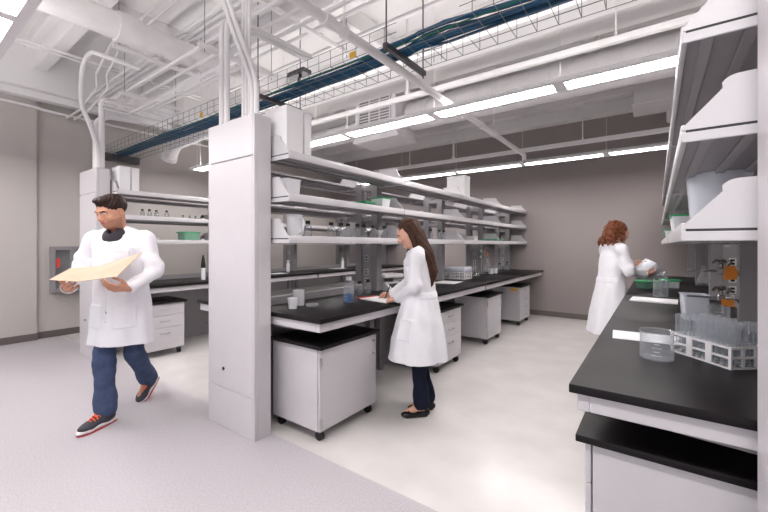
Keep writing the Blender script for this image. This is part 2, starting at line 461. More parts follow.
# ------------------------------------------------------------------ rails, pipes, ducts
def rail(name, label, y, z, x0, x1, r, rods, rr=.006):
    t = thing(name, label, 'rail', (0,y,z))
    b = bm_new(); box(b, x0, x1, -r, r, -r, r, .006, 2); obj('channel', b, M['pipe'], t)
    for (x, q) in rods:
        b = bm_new(); cyl(b, (x,0,r), (x,0,4.248-z), q, n=8); cyl(b, (x,0,r), (x,0,r+.04), q*1.8, n=8); obj('hanger_rod', b, M['pipe'], t)
rail('strut_rail', 'white strut rail hung low across the back wall', 7.0, 3.12, -5.4, 2.3, .035, [(-4.4,.008),(-3.35,.02),(-1.0,.008),(.9,.008)])
rail('strut_rail', 'white strut rail with bright lit underside above the middle pendant light', 4.0, 3.27, -4.4, 2.3, .03, [(-4.2,.007),(-2.55,.02),(-.3,.007)])

def pipe(name, label, pts, r, rad=.12, cat='pipe', fit=(), m='pipe', n=14, group=None):
    t = thing(name, label, cat, pts[0], 0, group)
    p0 = Vector(pts[0]); q = [Vector(p)-p0 for p in pts]
    b = bm_new(); tube(b, smooth_path(q, rad, 6), r, n); obj('tube', b, M[m], t)
    for (a, c, rr) in fit:
        b = bm_new(); cyl(b, Vector(a)-p0, Vector(c)-p0, rr, n=n+4); obj('coupling', b, M[m], t)
    return t
t = pipe('sprinkler_pipe', 'white sprinkler pipe running from the camera towards the back wall', [(-1.72,-1,2.85),(-1.72,6.18,2.85),(-1.72,6.18,2.76)], .033, .05, fit=[((-1.72,1.7,2.85),(-1.72,1.78,2.85),.043),((-1.72,4.3,2.85),(-1.72,4.38,2.85),.043)])
b = bm_new(); lathe(b, [(0,.0),(.012,.0),(.012,-.03),(.03,-.034),(.03,-.04),(0,-.04)], (0,7.18,-.09), 14); obj('sprinkler_head', b, M['steel'], t)
for y in (1.9, 4.8):
    b = bm_new(); cyl(b, (0,y+1,.036), (0,y+1,1.38), .006, n=8); tube(b, [(.042*math.cos(a*PI/8),y+1,.042*math.sin(a*PI/8)) for a in range(17)], .006, 6); obj('pipe_hanger', b, M['pipe'], t)
t = pipe('air_duct', 'fat white round duct at upper left running away from the camera', [(-4.3,-1,3.56),(-4.3,2.42,3.56)], .125, .1, 'duct', [((-4.3,1.42,3.56),(-4.3,1.62,3.56),.142),((-4.3,.6,3.56),(-4.3,.64,3.56),.13)], n=28)
pipe('round_pipe', 'white pipe just behind the cable tray', [(XL,3.35,3.40),(2.3,3.35,3.40)], .05, .1, 'pipe', [((-2.8,3.35,3.40),(-2.7,3.35,3.40),.06)], n=18)
t = pipe('air_duct', 'white round duct elbow under the left end of the cable tray', [(-5.1,3.0,3.16),(-6.55,3.0,3.10),(-6.75,3.0,2.86)], .11, .22, 'duct', [((-6.0,3.0,3.122),(-5.94,3.0,3.125),.122),((-6.70,3.,2.92),(-6.75,3.0,2.86),.122)], n=24)
for x in (-.35,-1.1):
    b = bm_new(); cyl(b, (x,0,.08), (x,0,1.088), .005, n=8); obj('hanger_rod', b, M['pipe'], t)
# spiral duct with seams
t = thing('spiral_duct', 'large white spiral duct with seams behind the middle pendant light', 'duct', (-3.2,5.15,3.47))
b = bm_new(); pr = [(0,0)]
for k in range(22): pr += [(.22,.25*k),(.22,.12+.25*k),(.225,.122+.25*k),(.225,.13+.25*k),(.22,.132+.25*k)]
lathe(b, pr+[(.22,5.5),(0,5.5)], n=40)
bmesh.ops.rotate(b, verts=b.verts[:], cent=(0,0,0), matrix=Matrix.Rotation(PI/2, 3, 'Y')); obj('duct_wall', b, M['pipe'], t)
for x in (1.2, 3.6):
    b = bm_new(); tube(b, [(x,.228*math.cos(a*PI/12),.228*math.sin(a*PI/12)) for a in range(25)], .006, 6); cyl(b, (x,0,.22), (x,0,.775), .006, n=6); obj('duct_strap', b, M['pipe'], t)
# register box
t = thing('air_register', 'white air register box with louvred grille above the centre bench', 'vent', (-3.62,4.85,3.47))
b = bm_new(); prism(b, [(-.40,-.28),(-.46,-.40),(.46,-.40),(.40,-.28),(.40,.30),(-.40,.30)], lambda u,v,tt: Vector((u,tt,v)), -.14, .42); obj('plenum', b, M['white'], t)
b = bm_new(); box(b, -.32,.32,-.152,-.14,-.24,.26,.004); obj('grille_back', b, M['post'], t)
for k in range(11):
    b = bm_new(); z = -.22+.045*k; prism(b, [(-.166,z),(-.152,z+.02),(-.152,z+.026),(-.166,z+.006)], lambda u,v,tt: Vector((tt,u,v)), -.31, .31); obj('louvre', b, M['white'], t)
b = bm_new()
for x in (-.32,-.1,.1,.3): box(b, x,x+.02,-.17,-.15,-.24,.26)
obj('grille_frame', b, M['white'], t)
b = bm_new()
for x in (-.35,.35): cyl(b, (x,.1,.30), (x,.1,.78), .007, n=8)
obj('hanger_rod', b, M['pipe'], t)
pipe('air_duct', 'white duct left of the louvred register box', [(-6.3,5.1,3.42),(-4.03,5.1,3.42)], .16, .1, 'duct', [((-5.0,5.1,3.42),(-4.94,5.1,3.42),.172)], n=28)
# box duct by the right wall end
t = thing('duct_box', 'white square duct end in front of the back wall at right', 'duct', (.02,6.9,3.75))
b = bm_new(); box(b, -.3,.3,-.3,.3,-.28,.5,.01); obj('casing', b, M['white'], t)
b = bm_new(); box(b, -.32,.32,-.32,.32,-.3,-.27,.006); obj('flange', b, M['white'], t)
t = thing('cylinder_speaker', 'small white cylinder fixture hanging beside the right shelves', 'fixture', (.20,7.2,3.28))
b = bm_new(); lathe(b, [(0,0),(.07,0),(.08,.02),(.08,.2),(.06,.24),(0,.24)], n=20); obj('shell', b, M['white'], t)
b = bm_new(); cyl(b, (0,0,.24), (0,0,.5205), .012, n=8); obj('stem', b, M['pipe'], t)

# conduits
def conduit(label, pts, r=.02, rad=.12, group='white conduits'):
    b = bm_new(); p0 = Vector(pts[0]); tube(b, smooth_path([Vector(p)-p0 for p in pts], rad, 6), r, 12)
    o = obj('conduit', b, M['pipe']); o.location = p0; tag(o, label, 'conduit', group); return o
for k, nm in enumerate(('nearest','second','middle','fourth','farthest')):
    conduit('%s of five parallel ceiling conduits at upper left' % nm, [(XL,2.02+.075*k,3.74),(-1.9,2.02+.075*k,3.74),(-1.75,2.02+.075*k,3.86),(2.3,2.02+.075*k,3.86)], .018)
for k, nm in enumerate(('left','right')):
    conduit('%s one of two thin pipes along the ceiling at far left' % nm, [(-6.1+.11*k,-1,3.80),(-6.1+.11*k,4.2,3.80)], .014)
for k, nm in enumerate(('nearest','middle','farthest')):
    conduit('%s of three conduits slanting over the left bench below the duct' % nm, [(-6.4,1.95+.17*k,3.39),(2.2,1.95+.17*k,3.39)], .018)
for k, nm in enumerate(('nearer','farther')):
    conduit('%s thin conduit high along the ceiling over the centre bench' % nm, [(-5.2,2.75+.35*k,3.66),(-.2,2.75+.35*k,3.66),(2.3,2.75+.35*k,3.66)], .022)
conduit('wall conduit along the left wall under the ceiling', [(XL+.09,-1,3.42),(XL+.09,1.4,3.42),(XL+.09,1.56,3.40),(XL+.06,4.6,3.40)], .02)
for k in range(2):
    conduit('%s bent conduit dropping towards the wall at upper left' % ('left','right')[k], [(-3.2,1.80+.09*k,3.96),(-5.6+.1*k,1.80+.09*k,3.96),(-6.15+.1*k,1.80+.09*k,3.72),(-6.1+.1*k,1.80+.09*k,3.52),(-6.8+.1*k,1.80+.09*k,3.38),(XL+.01,1.80+.09*k,3.38)], .015, .06)
Y = 1.67
conduit('left of the paired conduits rising from the tall column top', [(-2.84,Y,2.34),(-2.84,Y,3.24),(-2.84,Y+.9,3.26)], .021)
conduit('right of the paired conduits rising from the tall column top', [(-2.765,Y,2.34),(-2.765,Y,3.24),(-2.765,Y+.9,3.26)], .021)
for k, nm in enumerate(('left','middle','right')):
    conduit('%s of three slim conduits rising from the tall column top' % nm, [(-2.575+.04*k,Y+.02,2.34),(-2.575+.04*k,Y+.02,3.5),(-2.575+.04*k,Y+.5,3.56)], .013)
conduit('left of two bent conduits leaning left above the tall column', [(-2.385,Y-.03,2.34),(-2.385,Y-.03,2.58),(-2.66,Y-.03,3.10),(-2.80,Y-.03,3.4),(-2.80,Y-.03,4.248)], .018)
conduit('right of two bent conduits leaning left above the tall column', [(-2.335,Y-.03,2.34),(-2.335,Y-.03,2.60),(-2.61,Y-.03,3.12),(-2.75,Y-.03,3.42),(-2.75,Y-.03,4.248)], .018)
conduit('arched conduit swinging left above the left service column', [(-5.53,Y-.036,2.34),(-5.53,Y-.036,2.58),(-5.76,Y-.036,2.89),(-6.17,Y-.036,3.27),(-6.10,Y-.036,3.78),(-5.75,Y-.036,3.84),(-5.25,Y-.036,3.62),(-5.22,Y+.3,3.6)], .028, .2)
conduit('stout conduit with bent top above the left service column', [(-5.82,Y+.03,2.34),(-5.82,Y+.03,2.98),(-5.74,Y+.12,3.06),(-5.70,Y+.5,3.08)], .035, .14)
conduit('tall upright conduit above the left service column', [(-5.62,Y+.032,2.34),(-5.62,Y+.032,3.22),(-5.62,Y+.6,3.24),(-5.62,2.75,3.24)], .033, .06)
for k, nm in enumerate(('lowest','middle','highest')):
    conduit('%s branch conduit reaching right from the left service column' % nm, [(-5.56,Y+.02,3.10+.045*k),(-5.56,Y+.3+.12*k,3.10+.045*k),(-5.40,Y+.3+.12*k,3.10+.045*k),(-3.3,Y+.3+.12*k,3.10+.045*k)], .012, .03)

# trapeze struts
def trapeze(label, x, y0, y1, z, n):
    t = thing('trapeze_hanger', label, 'hanger', (x,(y0+y1)/2,z), 0, 'trapeze hangers'); h = (y1-y0)/2
    b = bm_new(); box(b, -.022,.022,-h,h,-.022,.022,.004); obj('channel', b, M['pipe'], t)
    for y in (-h+.06, h-.06):
        b = bm_new(); cyl(b, (0,y,-.05), (0,y,4.248-z), .004, n=6); obj('hanger_rod', b, M['post'], t)
    for k in range(n):
        y = -h+.12+(2*h-.24)*k/(n-1); b = bm_new(); box(b, -.018,.018,y-.024,y+.024,.022,.04,.004); obj('clamp', b, M['pipe'], t)
trapeze('upper white strut hanger under the five ceiling conduits', -5.0, 1.62, 2.7, 3.67, 6)
trapeze('lower white strut hanger carrying the slanting conduits', -5.5, 1.85, 2.6, 3.33, 7)
trapeze('white strut hanger near the tall column conduits', -3.55, 1.85, 2.75, 3.33, 7)
trapeze('white strut hanger under the duct at upper centre', -2.9, 1.7, 3.3, 3.62, 5)

# wire cable tray with blue cables
TY, TZ = 2.52, 2.90
t = thing('cable_tray', 'wire basket cable tray crossing under the whole ceiling', 'cable tray', (0,TY,TZ))
b = bm_new()
gaps = [(-1.35,-1.15)]
def inrun(x): return True
HW, HH = .24, .14
for (y, z) in [(-HW,0),(-HW/2,0),(0,0),(HW/2,0),(HW,0),(-HW,HH/2),(-HW,HH),(HW,HH/2),(HW,HH)]:
    segs = [(XL+.02, 2.3)]
    if z > 0 and y < 0: segs = [(XL+.02,-1.55),(-1.05,2.3)]
    if z > 0 and y > 0: segs = [(XL+.02,-1.75),(-1.62,-1.42),(-1.28,2.3)]
    for (a, c) in segs: cyl(b, (a,y,z), (c,y,z), .0026, n=5)
k = 0
x = XL+.05
while x < 2.3:
    near_cut = -1.55 < x < -1.05
    pts = [(x,-HW,0 if near_cut else HH),(x,-HW,0),(x,HW,0),(x,HW,HH)]
    if near_cut: pts = pts[1:]
    for p, q in zip(pts, pts[1:]): cyl(b, p, q, .0026, n=5)
    x += .14
obj('basket', b, M['wire'], t)
b = bm_new()    # bent-up cut end of the basket
for dz in (0,.05,.1): cyl(b, (-1.62,HW,HH+dz), (-1.42,HW-.02,HH+dz-.03), .0026, n=5)
for x in (-1.6,-1.5,-1.43): cyl(b, (x,HW,HH-.12), (x+.02,HW-.02,HH+.1), .0026, n=5)
obj('bent_flap', b, M['wire'], t)
for i, x in enumerate((-3.18,-1.62,.2)):
    b = bm_new(); box(b, x-.02,x+.02,-.29,.29,-.045,-.004,.003); h = obj('support_bar', b, M['darksteel'], t)
    for yy in (-.27,.27):
        b = bm_new(); cyl(b, (x,yy,-.07), (x,yy,4.248-TZ), .006, n=6); obj('threaded_rod', b, M['darksteel'], h)
for x in (-4.30,-1.97):
    b = bm_new(); box(b, x-.03,x+.03,-HW-.01,-HW-.004,.0,.05,.002); o = obj('tag', b, M['yellow'], t); o['label'] = 'yellow tag'
b = bm_new(); box(b, XL+.002,XL+.12,-.3,.26,-.09,.03,.004); o = obj('wall_bracket', b, M['darksteel'], t)
b = bm_new(); rr = random.Random(3)
for k in range(20):
    off = rr.uniform(-.075,.07); zz = .008+.009*(k % 6); ph = rr.uniform(0,6); pts = []
    for i in range(50):
        x = XL+.06+i*(9.7/49); sw = math.exp(-((x+1.35)/.5)**2)
        pts.append((x, off*(1-.3*sw)+.018*math.sin(x*1.3+ph)+(-.05 if x > -1.6 else 0)*sw*rr.random(), zz+.008*(1+math.sin(x*2.1+ph))+sw*.03*(k % 3)))
    tube(b, pts, .0095, 6)
o = obj('data_cables', b, M['cable']); o.location = (0,TY,TZ+.006); tag(o, 'bundle of blue data cables lying in the wire cable tray', 'cables', kind='stuff')
b = bm_new(); tube(b, [(XL+.06+i*.4, -.165+.015*math.sin(i*.9), .012+.004*math.sin(i*1.7)) for i in range(25)], .006, 6)
o = obj('ground_cable', b, M['greenwire']); o.location = (0,TY,TZ+.002); tag(o, 'single green cable along the near edge of the cable tray', 'cable')
b = bm_new()
for dx in (0,.03):
    tube(b, smooth_path([(-3.35+dx,.05,.05),(-3.22+dx,.1,.09),(-3.15+dx,.19,.2),(-3.18+dx,.26,.36)], .08, 5), .008, 6)
box(b, -3.32,-3.05,.2,.32,.36,.41,.004)
o = obj('cable_drop', b, M['darksteel']); o.location = (0,TY,TZ); tag(o, 'dark bracket with cables leaving the tray above the tall column', 'bracket')

# ------------------------------------------------------------------ fire extinguisher cabinet
t = thing('extinguisher_cabinet', 'grey fire extinguisher cabinet on the left wall behind the man', 'cabinet', (XL,1.83,.70))
b = bm_new(); y0, y1, H = -.24, .24, .66
box(b, 0,.012,y0,y1,0,H); box(b, .012,.12,y0,y0+.012,0,H); box(b, .012,.12,y1-.012,y1,0,H); box(b, .012,.12,y0,y1,0,.012); box(b, .012,.12,y0,y1,H-.012,H)
obj('case', b, M['under'], t)
b = bm_new(); box(b, .12,.135,y0-.02,y0+.05,-.02,H+.02,.003); box(b, .12,.135,y1-.05,y1+.02,-.02,H+.02,.003); box(b, .12,.135,y0+.05,y1-.05,-.02,.04,.003); box(b, .12,.135,y0+.05,y1-.05,H-.04,H+.02,.003); box(b, .12,.135,-.02,.04,.04,H-.04,.003)
d = obj('door_frame', b, M['post'], t)
b = bm_new(); box(b, .124,.128,y0+.05,y1-.05,.04,H-.04); obj('pane', b, M['pane'], d)
b = bm_new(); box(b, .136,.139,y0+.055,y0+.10,.36,.50,.001); o = obj('label_plate', b, M['red'], t); o['label'] = 'red label plate'
t = thing('fire_extinguisher', 'red fire extinguisher inside the grey wall cabinet', 'fire extinguisher', (XL+.066,1.93,.712))
b = bm_new(); lathe(b, [(0,0),(.048,0),(.052,.012),(.052,.36),(.04,.41),(.018,.435),(.018,.45),(0,.45)], n=20); obj('cylinder_body', b, M['redpaint'], t)
b = bm_new(); cyl(b, (0,0,.45), (0,0,.5), .02, n=12); box(b, -.012,.012,-.04,.07,.5,.52,.004); prism(b, [(-.03,.53),(.07,.56),(.07,.575),(-.03,.545)], lambda u,v,tt: Vector((tt,u,v)), -.01, .01); obj('valve_handle', b, M['blackplastic'], t)
b = bm_new(); tube(b, smooth_path([(.0,-.02,.47),(.0,-.07,.45),(.0,-.075,.2),(0,-.06,.14)], .06, 5), .011, 8); obj('hose', b, M['rubber'], t)
b = bm_new(); lathe(b, [(.0527,.14),(.0527,.26)], n=20); o = obj('label_band', b, M['paper'], t)

# ------------------------------------------------------------------ glassware and small things
def bottle_bm(h, r): 
    b = bm_new(); lathe(b, [(0,.001),(r*.94,.001),(r,.006),(r,h*.60),(r*.85,h*.70),(r*.42,h*.80),(r*.42,h*.9)], n=18); return b
def make_bottle(label, h=.15, r=.032, cap='blackplastic', loc=(0,0,0), group='clear glass bottles', body='glass', liquid=None):
    t = thing('reagent_bottle', label, 'bottle', loc, 0, group)
    obj('bottle_body', bottle_bm(h,r), M[body], t)
    b = bm_new(); cyl(b, (0,0,h*.83), (0,0,h), r*.60, n=16); obj('cap', b, M[cap], t)
    return t
def make_beaker(label, loc, h=.1, r=.04, m='glass', group='glass beakers', liquid=0, marks=True):
    t = thing('beaker', label, 'beaker', loc, 0, group)
    b = bm_new(); lathe(b, [(0,.001),(r*.95,.001),(r,.006),(r,h*.96),(r*1.06,h),(r*.97,h*.96),(r*.955,.008),(0,.005)], n=28); obj('vessel', b, M[m], t)
    if marks:
        b = bm_new()
        for k in range(5):
            z = h*(.2+.13*k); w = .35 if k % 2 else .6
            pts = [(r*1.012*math.cos(a),r*1.012*math.sin(a),z) for a in np.linspace(-PI*.5-w/2,-PI*.5+w/2,6)]; tube(b, pts, .0007, 4)
        obj('graduation_marks', b, M['white'], t)
    if liquid:
        b = bm_new(); lathe(b, [(0,.009),(r*.94,.009),(r*.94,liquid),(0,liquid)], n=28); o = obj('liquid', b, M['bluewater'], t); o['label'] = 'blue liquid'
    return t
def make_tub(name, label, loc, h, r0, r1, m='frost', lid=None, rz=0, square=True, cat='container', group=None):
    t = thing(name, label, cat, loc, rz, group)
    b = bm_new()
    if square:
        def sq(r, z):
            c = r*.82; p = []
            for sx, sy, a0 in ((1,1,0),(-1,1,1),(-1,-1,2),(1,-1,3)):
                for j in range(4):
                    a = (a0+j/3)*PI/2; p.append(bmv(b, (sx*c+ (r-c)*math.cos(a), sy*c+(r-c)*math.sin(a), z)))
            return p
        def bmv(bm, co): return bm.verts.new(co)
        A = sq(r0,0.001); B_ = sq(r1,h); Cc = sq(r1*1.06,h); D = sq(r1*1.06,h-.006); E_ = sq(r1*.95,h); F = sq(r0*.94,.006)
        bridge(b, D, Cc); bridge(b, Cc, E_); bridge(b, E_, F); b.faces.new(F); bridge(b, A, B_); bridge(b, B_, D); b.faces.new(A[::-1])
    else:
        lathe(b, [(0,.001),(r0,.001),(r1,h-.012),(r1*1.07,h-.01),(r1*1.07,h),(r1*.97,h),(r0*.96,.006),(0,.005)], n=32)
    obj('tub', b, M[m], t)
    if lid:
        b = bm_new()
        if square: box(b, -r1*1.1,r1*1.1,-r1*1.1,r1*1.1,h-.004,h+.012,.006,2)
        else: lathe(b, [(0,h+.012),(r1*1.08,h+.012),(r1*1.1,h+.004),(r1*1.1,h-.008)], n=32)
        o = obj('lid', b, M[lid], t); o['label'] = 'green lid' if lid == 'green' else 'white lid'
    return t
# ---- centre bench, right side shelves
XS = -2.30; Z1, Z2, Z3 = 1.446, 1.752, 2.06
names = ['first','second','third','fourth','fifth','sixth','seventh']
proto_b = make_bottle('clear black-capped bottle right of the white jug, bottom centre shelf', loc=(XS,2.10,Z1), h=.152, r=.033)
def put_bottle(x,y,z,label,group='clear glass bottles',sc=1.): 
    o = dup(proto_b, (x,y,z), label=label, group=group); o.scale = (sc,sc,sc); return o
for k, y in enumerate((2.37,2.476,2.591,2.70,2.82)):
    put_bottle(XS+.02*(k % 2),y,Z1,'%s black-capped bottle from the left in the row on the bottom centre shelf' % names[k], 'bottle row on the bottom centre shelf')
put_bottle(XS,2.97,Z1,'black-capped bottle just left of the small white funnel on the bottom shelf')
put_bottle(XS,3.16,Z1,'black-capped bottle just right of the small white funnel on the bottom shelf')
put_bottle(XS,3.50,Z1,'lone bottle left of the writing woman\'s face on the bottom shelf')
for k, y in enumerate((4.15,4.33,4.50)):
    put_bottle(XS+.03*(k % 2),y,Z1,'%s clear bottle from the left behind the writing woman\'s hair on the bottom shelf' % names[k], 'bottles beyond the writing woman')
t = thing('funnel', 'small white funnel among the bottles on the bottom centre shelf', 'funnel', (XS,3.075,Z1))
b = bm_new(); lathe(b, [(.006,0),(.008,.05),(.04,.10),(.042,.105),(.037,.102),(.004,.05)], n=20); obj('cone', b, M['white'], t)
t = make_tub('plastic_jug', 'milky plastic jug at the near end of the bottom centre shelf', (XS,1.96,Z1), .19, .055, .062, 'frost', None, 0, False, 'jug')
b = bm_new(); tube(b, smooth_path([(.06,0,.16),(.105,0,.15),(.10,0,.06),(.055,0,.04)], .03, 4), .008, 8); obj('jug_handle', b, M['frost'], t)
make_tub('storage_box', 'milky square tub at the near end of the middle centre shelf', (XS,1.90,Z2), .15, .06, .07, 'frost')
make_tub('food_container', 'low clear tub with green lid on the middle centre shelf', (XS,2.83,Z2), .055, .075, .08, 'frost_green', 'green')
make_tub('food_container', 'tall clear tub with green lid on the middle centre shelf', (XS,3.10,Z2), .12, .06, .075, 'frost', 'green')
make_tub('storage_box', 'small white box on the bottom shelf beyond the writing woman', (XS,5.45,Z1), .09, .07, .07, 'white')
make_tub('food_container', 'flat pale green tray on the bottom shelf near the back wall', (XS,6.3,Z1), .06, .14, .16, 'frost_green')
def carton(label, loc, w, d, h, seams=(), rz=0):
    t = thing('carton', label, 'box', loc, rz, 'white boxes on the top shelves')
    b = bm_new(); box(b, -w/2,w/2,-d/2,d/2,0,h,.004); obj('box_body', b, M['whitebox'], t)
    for s in seams:
        b = bm_new(); box(b, -w/2-.001,w/2+.001,s-.0015,s+.0015,.002,h+.001); obj('flap_seam', b, M['gap'], t)
    b = bm_new(); box(b, -w/2-.0015,w/2+.0015,-d/2-.0015,d/2+.0015,h-.03,h+.003,.002); obj('box_lid', b, M['whitebox'], t)
    return t
carton('large white carton beside the tall column on the top shelf', (XS,1.86,Z3), .25, .16, .36)
carton('slim white carton leaning next to the large one on the top shelf', (XS+.01,1.985,Z3), .24, .07, .345)
carton('square white carton halfway along the centre bench top shelf', (-2.43,5.25,Z3), .29, .19, .37)
XL2 = -5.46
carton('wider white carton beside the left service column on the top shelf', (XL2,1.86,Z3), .25, .12, .315)
carton('narrow white carton right of the wider one on the left top shelf', (XL2,1.975,Z3), .24, .085, .31)
for k, y in enumerate((2.10,2.165,2.27,2.38)):
    put_bottle(XL2+.05*(k % 2),y,Z2,'%s black-capped bottle from the left on the left bench middle shelf' % names[k], 'bottles on the left bench shelf', .78)
for k, y in enumerate((2.62,2.715,2.80)):
    put_bottle(XL2,y,Z2,'%s small black-capped vial right of the bottles on the left middle shelf' % names[k], 'vials on the left bench shelf', .48)
def cone(label, x, y, z, h=.09):
    t = thing('dropper_bottle', label, 'bottle', (x,y,z), 0, 'black-topped bottles beside the tall column')
    b = bm_new(); lathe(b, [(0,0),(.03,0),(.03,h*.5),(.014,h*.62),(0,h*.62)], n=16); obj('bottle_body', b, M['frost'], t)
    b = bm_new(); lathe(b, [(.03,h*.5),(.031,h*.62),(.02,h*.9),(.008,h*1.05),(0,h*1.05)], n=16); obj('cap', b, M['blackplastic'], t)
cone('black-topped bottle at the tall column edge on the left middle shelf', XL2,2.905,Z2)
cone('black-topped bottle at the tall column edge on the left bottom shelf', XL2,2.90,Z1)
make_tub('food_container', 'wide green tinted tub at the left bench bottom shelf', (XL2,2.70,Z1), .13, .10, .11, 'frost_green', 'green')
make_tub('food_container', 'small tub behind the man\'s shoulder on the left bench bottom shelf', (XL2,2.24,Z1), .05, .04, .05, 'frost')
cone('tall black-topped bottle on the left bench worktop beside the column', -5.3,2.83,.9,.34)
# papers, notebooks
def sheet(name, label, loc, w, d, th, m='paper', rz=0, cat='paper', extra=None):
    t = thing(name, label, cat, loc, rz)
    b = bm_new(); box(b, -w/2,w/2,-d/2,d/2,0,th,.0012 if th > .003 else 0); obj('page_block' if th > .004 else 'page', b, M[m], t)
    if extra:
        b = bm_new(); box(b, -w/2-.004,-w/2+.035,-d/2-.002,d/2+.002,-.0,th+.003,.001); o = obj('binding', b, M[extra], t); o['label'] = 'red binding strip'
    return t
sheet('paper_sheet', 'white sheet nearest the column on the left bench worktop', (-5.38,4.2,.9), .22, .30, .002)
sheet('paper_sheet', 'white sheet farther along the left bench worktop', (-5.50,5.85,.9), .24, .34, .002)
make_bottle('white bottle by the left bench outlets', loc=(-5.52,4.55,.9), h=.22, r=.035, cap='white', body='frost')
make_bottle('white bottle by the farther left bench outlets', loc=(-5.50,6.02,.9), h=.22, r=.035, cap='white', body='frost')
sheet('notepad', 'white notepad with red binding under the writing woman\'s hands', (-2.04,2.74,.9), .38, .22, .008, 'paper', math.radians(-10), 'notepad', 'red')
sheet('paper_sheet', 'white sheet behind the writing woman on the centre worktop', (-2.26,4.55,.9), .30, .36, .002, 'paper', .1)
make_beaker('large milky plastic beaker near the front corner of the centre worktop', (-2.40,2.09,.9), .125, .047, 'frost', 'plastic cups', 0, False)
t = make_tub('plastic_cup', 'small milky cup in front of the plastic beaker on centre worktop', (-2.315,1.955,.9), .085, .032, .038, 'frost', None, 0, False, 'cup')
t = thing('petri_dish', 'clear petri dish beside the plastic cups on the centre worktop', 'dish', (-2.28,2.13,.9))
b = bm_new(); lathe(b, [(0,0),(.05,0),(.05,.014),(.047,.014),(.047,.003),(0,.003)], n=28); obj('dish', b, M['thinglass'], t)
b = bm_new(); lathe(b, [(.053,.004),(.053,.018),(0,.018)], n=28); obj('lid', b, M['thinglass'], t)
make_beaker('glass beaker of blue liquid on the centre worktop', (-2.15,2.43,.9), .135, .046, 'thinglass', 'glass beakers', .08)
make_bottle('tall clear bottle behind the blue beaker', loc=(-2.36,2.67,.9), h=.2, r=.045, cap='frost')
put_bottle(-2.43,2.91,.9,'left of two bottles below the outlets on the centre worktop', 'bottles by the centre outlets',.9)
put_bottle(-2.42,3.04,.9,'right of two bottles below the outlets on the centre worktop', 'bottles by the centre outlets',.95)
# benchtop balance
t = thing('lab_balance', 'white benchtop balance beside the writing woman\'s hands', 'balance', (-2.42,3.44,.9), math.radians(-20))
b = bm_new(); prism(b, [(-.11,.0),(.13,.0),(.13,.03),(.02,.09),(-.11,.09)], lambda u,v,tt: Vector((u,tt,v)), -.1, .1); obj('base', b, M['white'], t)
b = bm_new(); prism(b, [(.125,.036),(.06,.072),(.058,.07),(.123,.034)], lambda u,v,tt: Vector((u,tt,v)), -.07, .07); obj('display', b, M['gap'], t)
b = bm_new(); cyl(b, (-.03,0,.09), (-.03,0,.135), .05, n=20); obj('pillar', b, M['darksteel'], t)
b = bm_new(); box(b, -.14,.08,-.13,.13,.135,.18,.014,3); obj('pan', b, M['white'], t)
# crate, flask, stand
t = thing('tube_crate', 'white slotted crate with grey lid on the far centre worktop', 'crate', (-2.38,5.15,.9), 0)
b = bm_new(); box(b, -.15,.15,-.13,.13,.0,.012); box(b, -.15,.15,-.13,.13,.05,.058); box(b, -.15,.15,-.13,.13,.095,.105)
for x in np.linspace(-.145,.145,5):
    for y in (-.128,.128): box(b, x-.006,x+.006,y-.004,y+.004,0,.105)
for y in np.linspace(-.12,.12,5):
    for x in (-.146,.146): box(b, x-.004,x+.004,y-.006,y+.006,0,.105)
obj('rack', b, M['white'], t)
b = bm_new(); box(b, -.155,.155,-.135,.135,.105,.18,.02,3); obj('lid', b, M['frost_blue'], t)
t = thing('erlenmeyer_flask', 'clear conical flask beyond the white crate on the centre worktop', 'flask', (-2.36,5.75,.9))
b = bm_new(); lathe(b, [(0,.001),(.06,.001),(.065,.008),(.02,.12),(.02,.17),(.024,.175)], n=24); obj('vessel', b, M['thinglass'], t)
t = thing('ring_stand', 'metal ring stand with amber clamp on the far centre worktop', 'stand', (-2.36,6.12,.9))
b = bm_new(); box(b, -.09,.09,-.06,.06,0,.015,.004); obj('base', b, M['darksteel'], t)
b = bm_new(); cyl(b, (-.05,0,.015), (-.05,0,.5), .007, n=10); obj('rod', b, M['steel'], t)
for z in (.3,.4):
    b = bm_new(); cyl(b, (-.05,0,z), (.1,-.02,z), .006, n=8); box(b, -.07,-.03,-.02,.02,z-.02,z+.02,.004); c = obj('clamp', b, M['foil'], t)
b = bm_new(); box(b, .02,.07,-.03,.0,.33,.37,.008); o = obj('clamp_sleeve', b, M['orange'], t); o['label'] = 'amber sleeve'
b = bm_new(); lathe(b, [(0,.03),(.05,.03),(.05,.2),(.02,.25),(.02,.30)], (.05,0,0), 18); obj('cylinder', b, M['thinglass'], t)
make_tub('plastic_cup', 'left white cup beyond the ring stand', (-2.33,6.35,.9), .09, .04, .045, 'frost', None, 0, False, 'cup')
make_tub('plastic_cup', 'right white cup beyond the ring stand', (-2.31,6.50,.9), .09, .04, .045, 'frost', None, 0, False, 'cup')
put_bottle(-2.42,7.05,.9,'left clear bottle at the far end of the centre worktop','far end glassware',1.05)
put_bottle(-2.36,7.28,.9,'middle clear bottle at the far end of the centre worktop','far end glassware',.8)
put_bottle(-2.42,7.5,.9,'right clear bottle at the far end of the centre worktop','far end glassware',1.1)

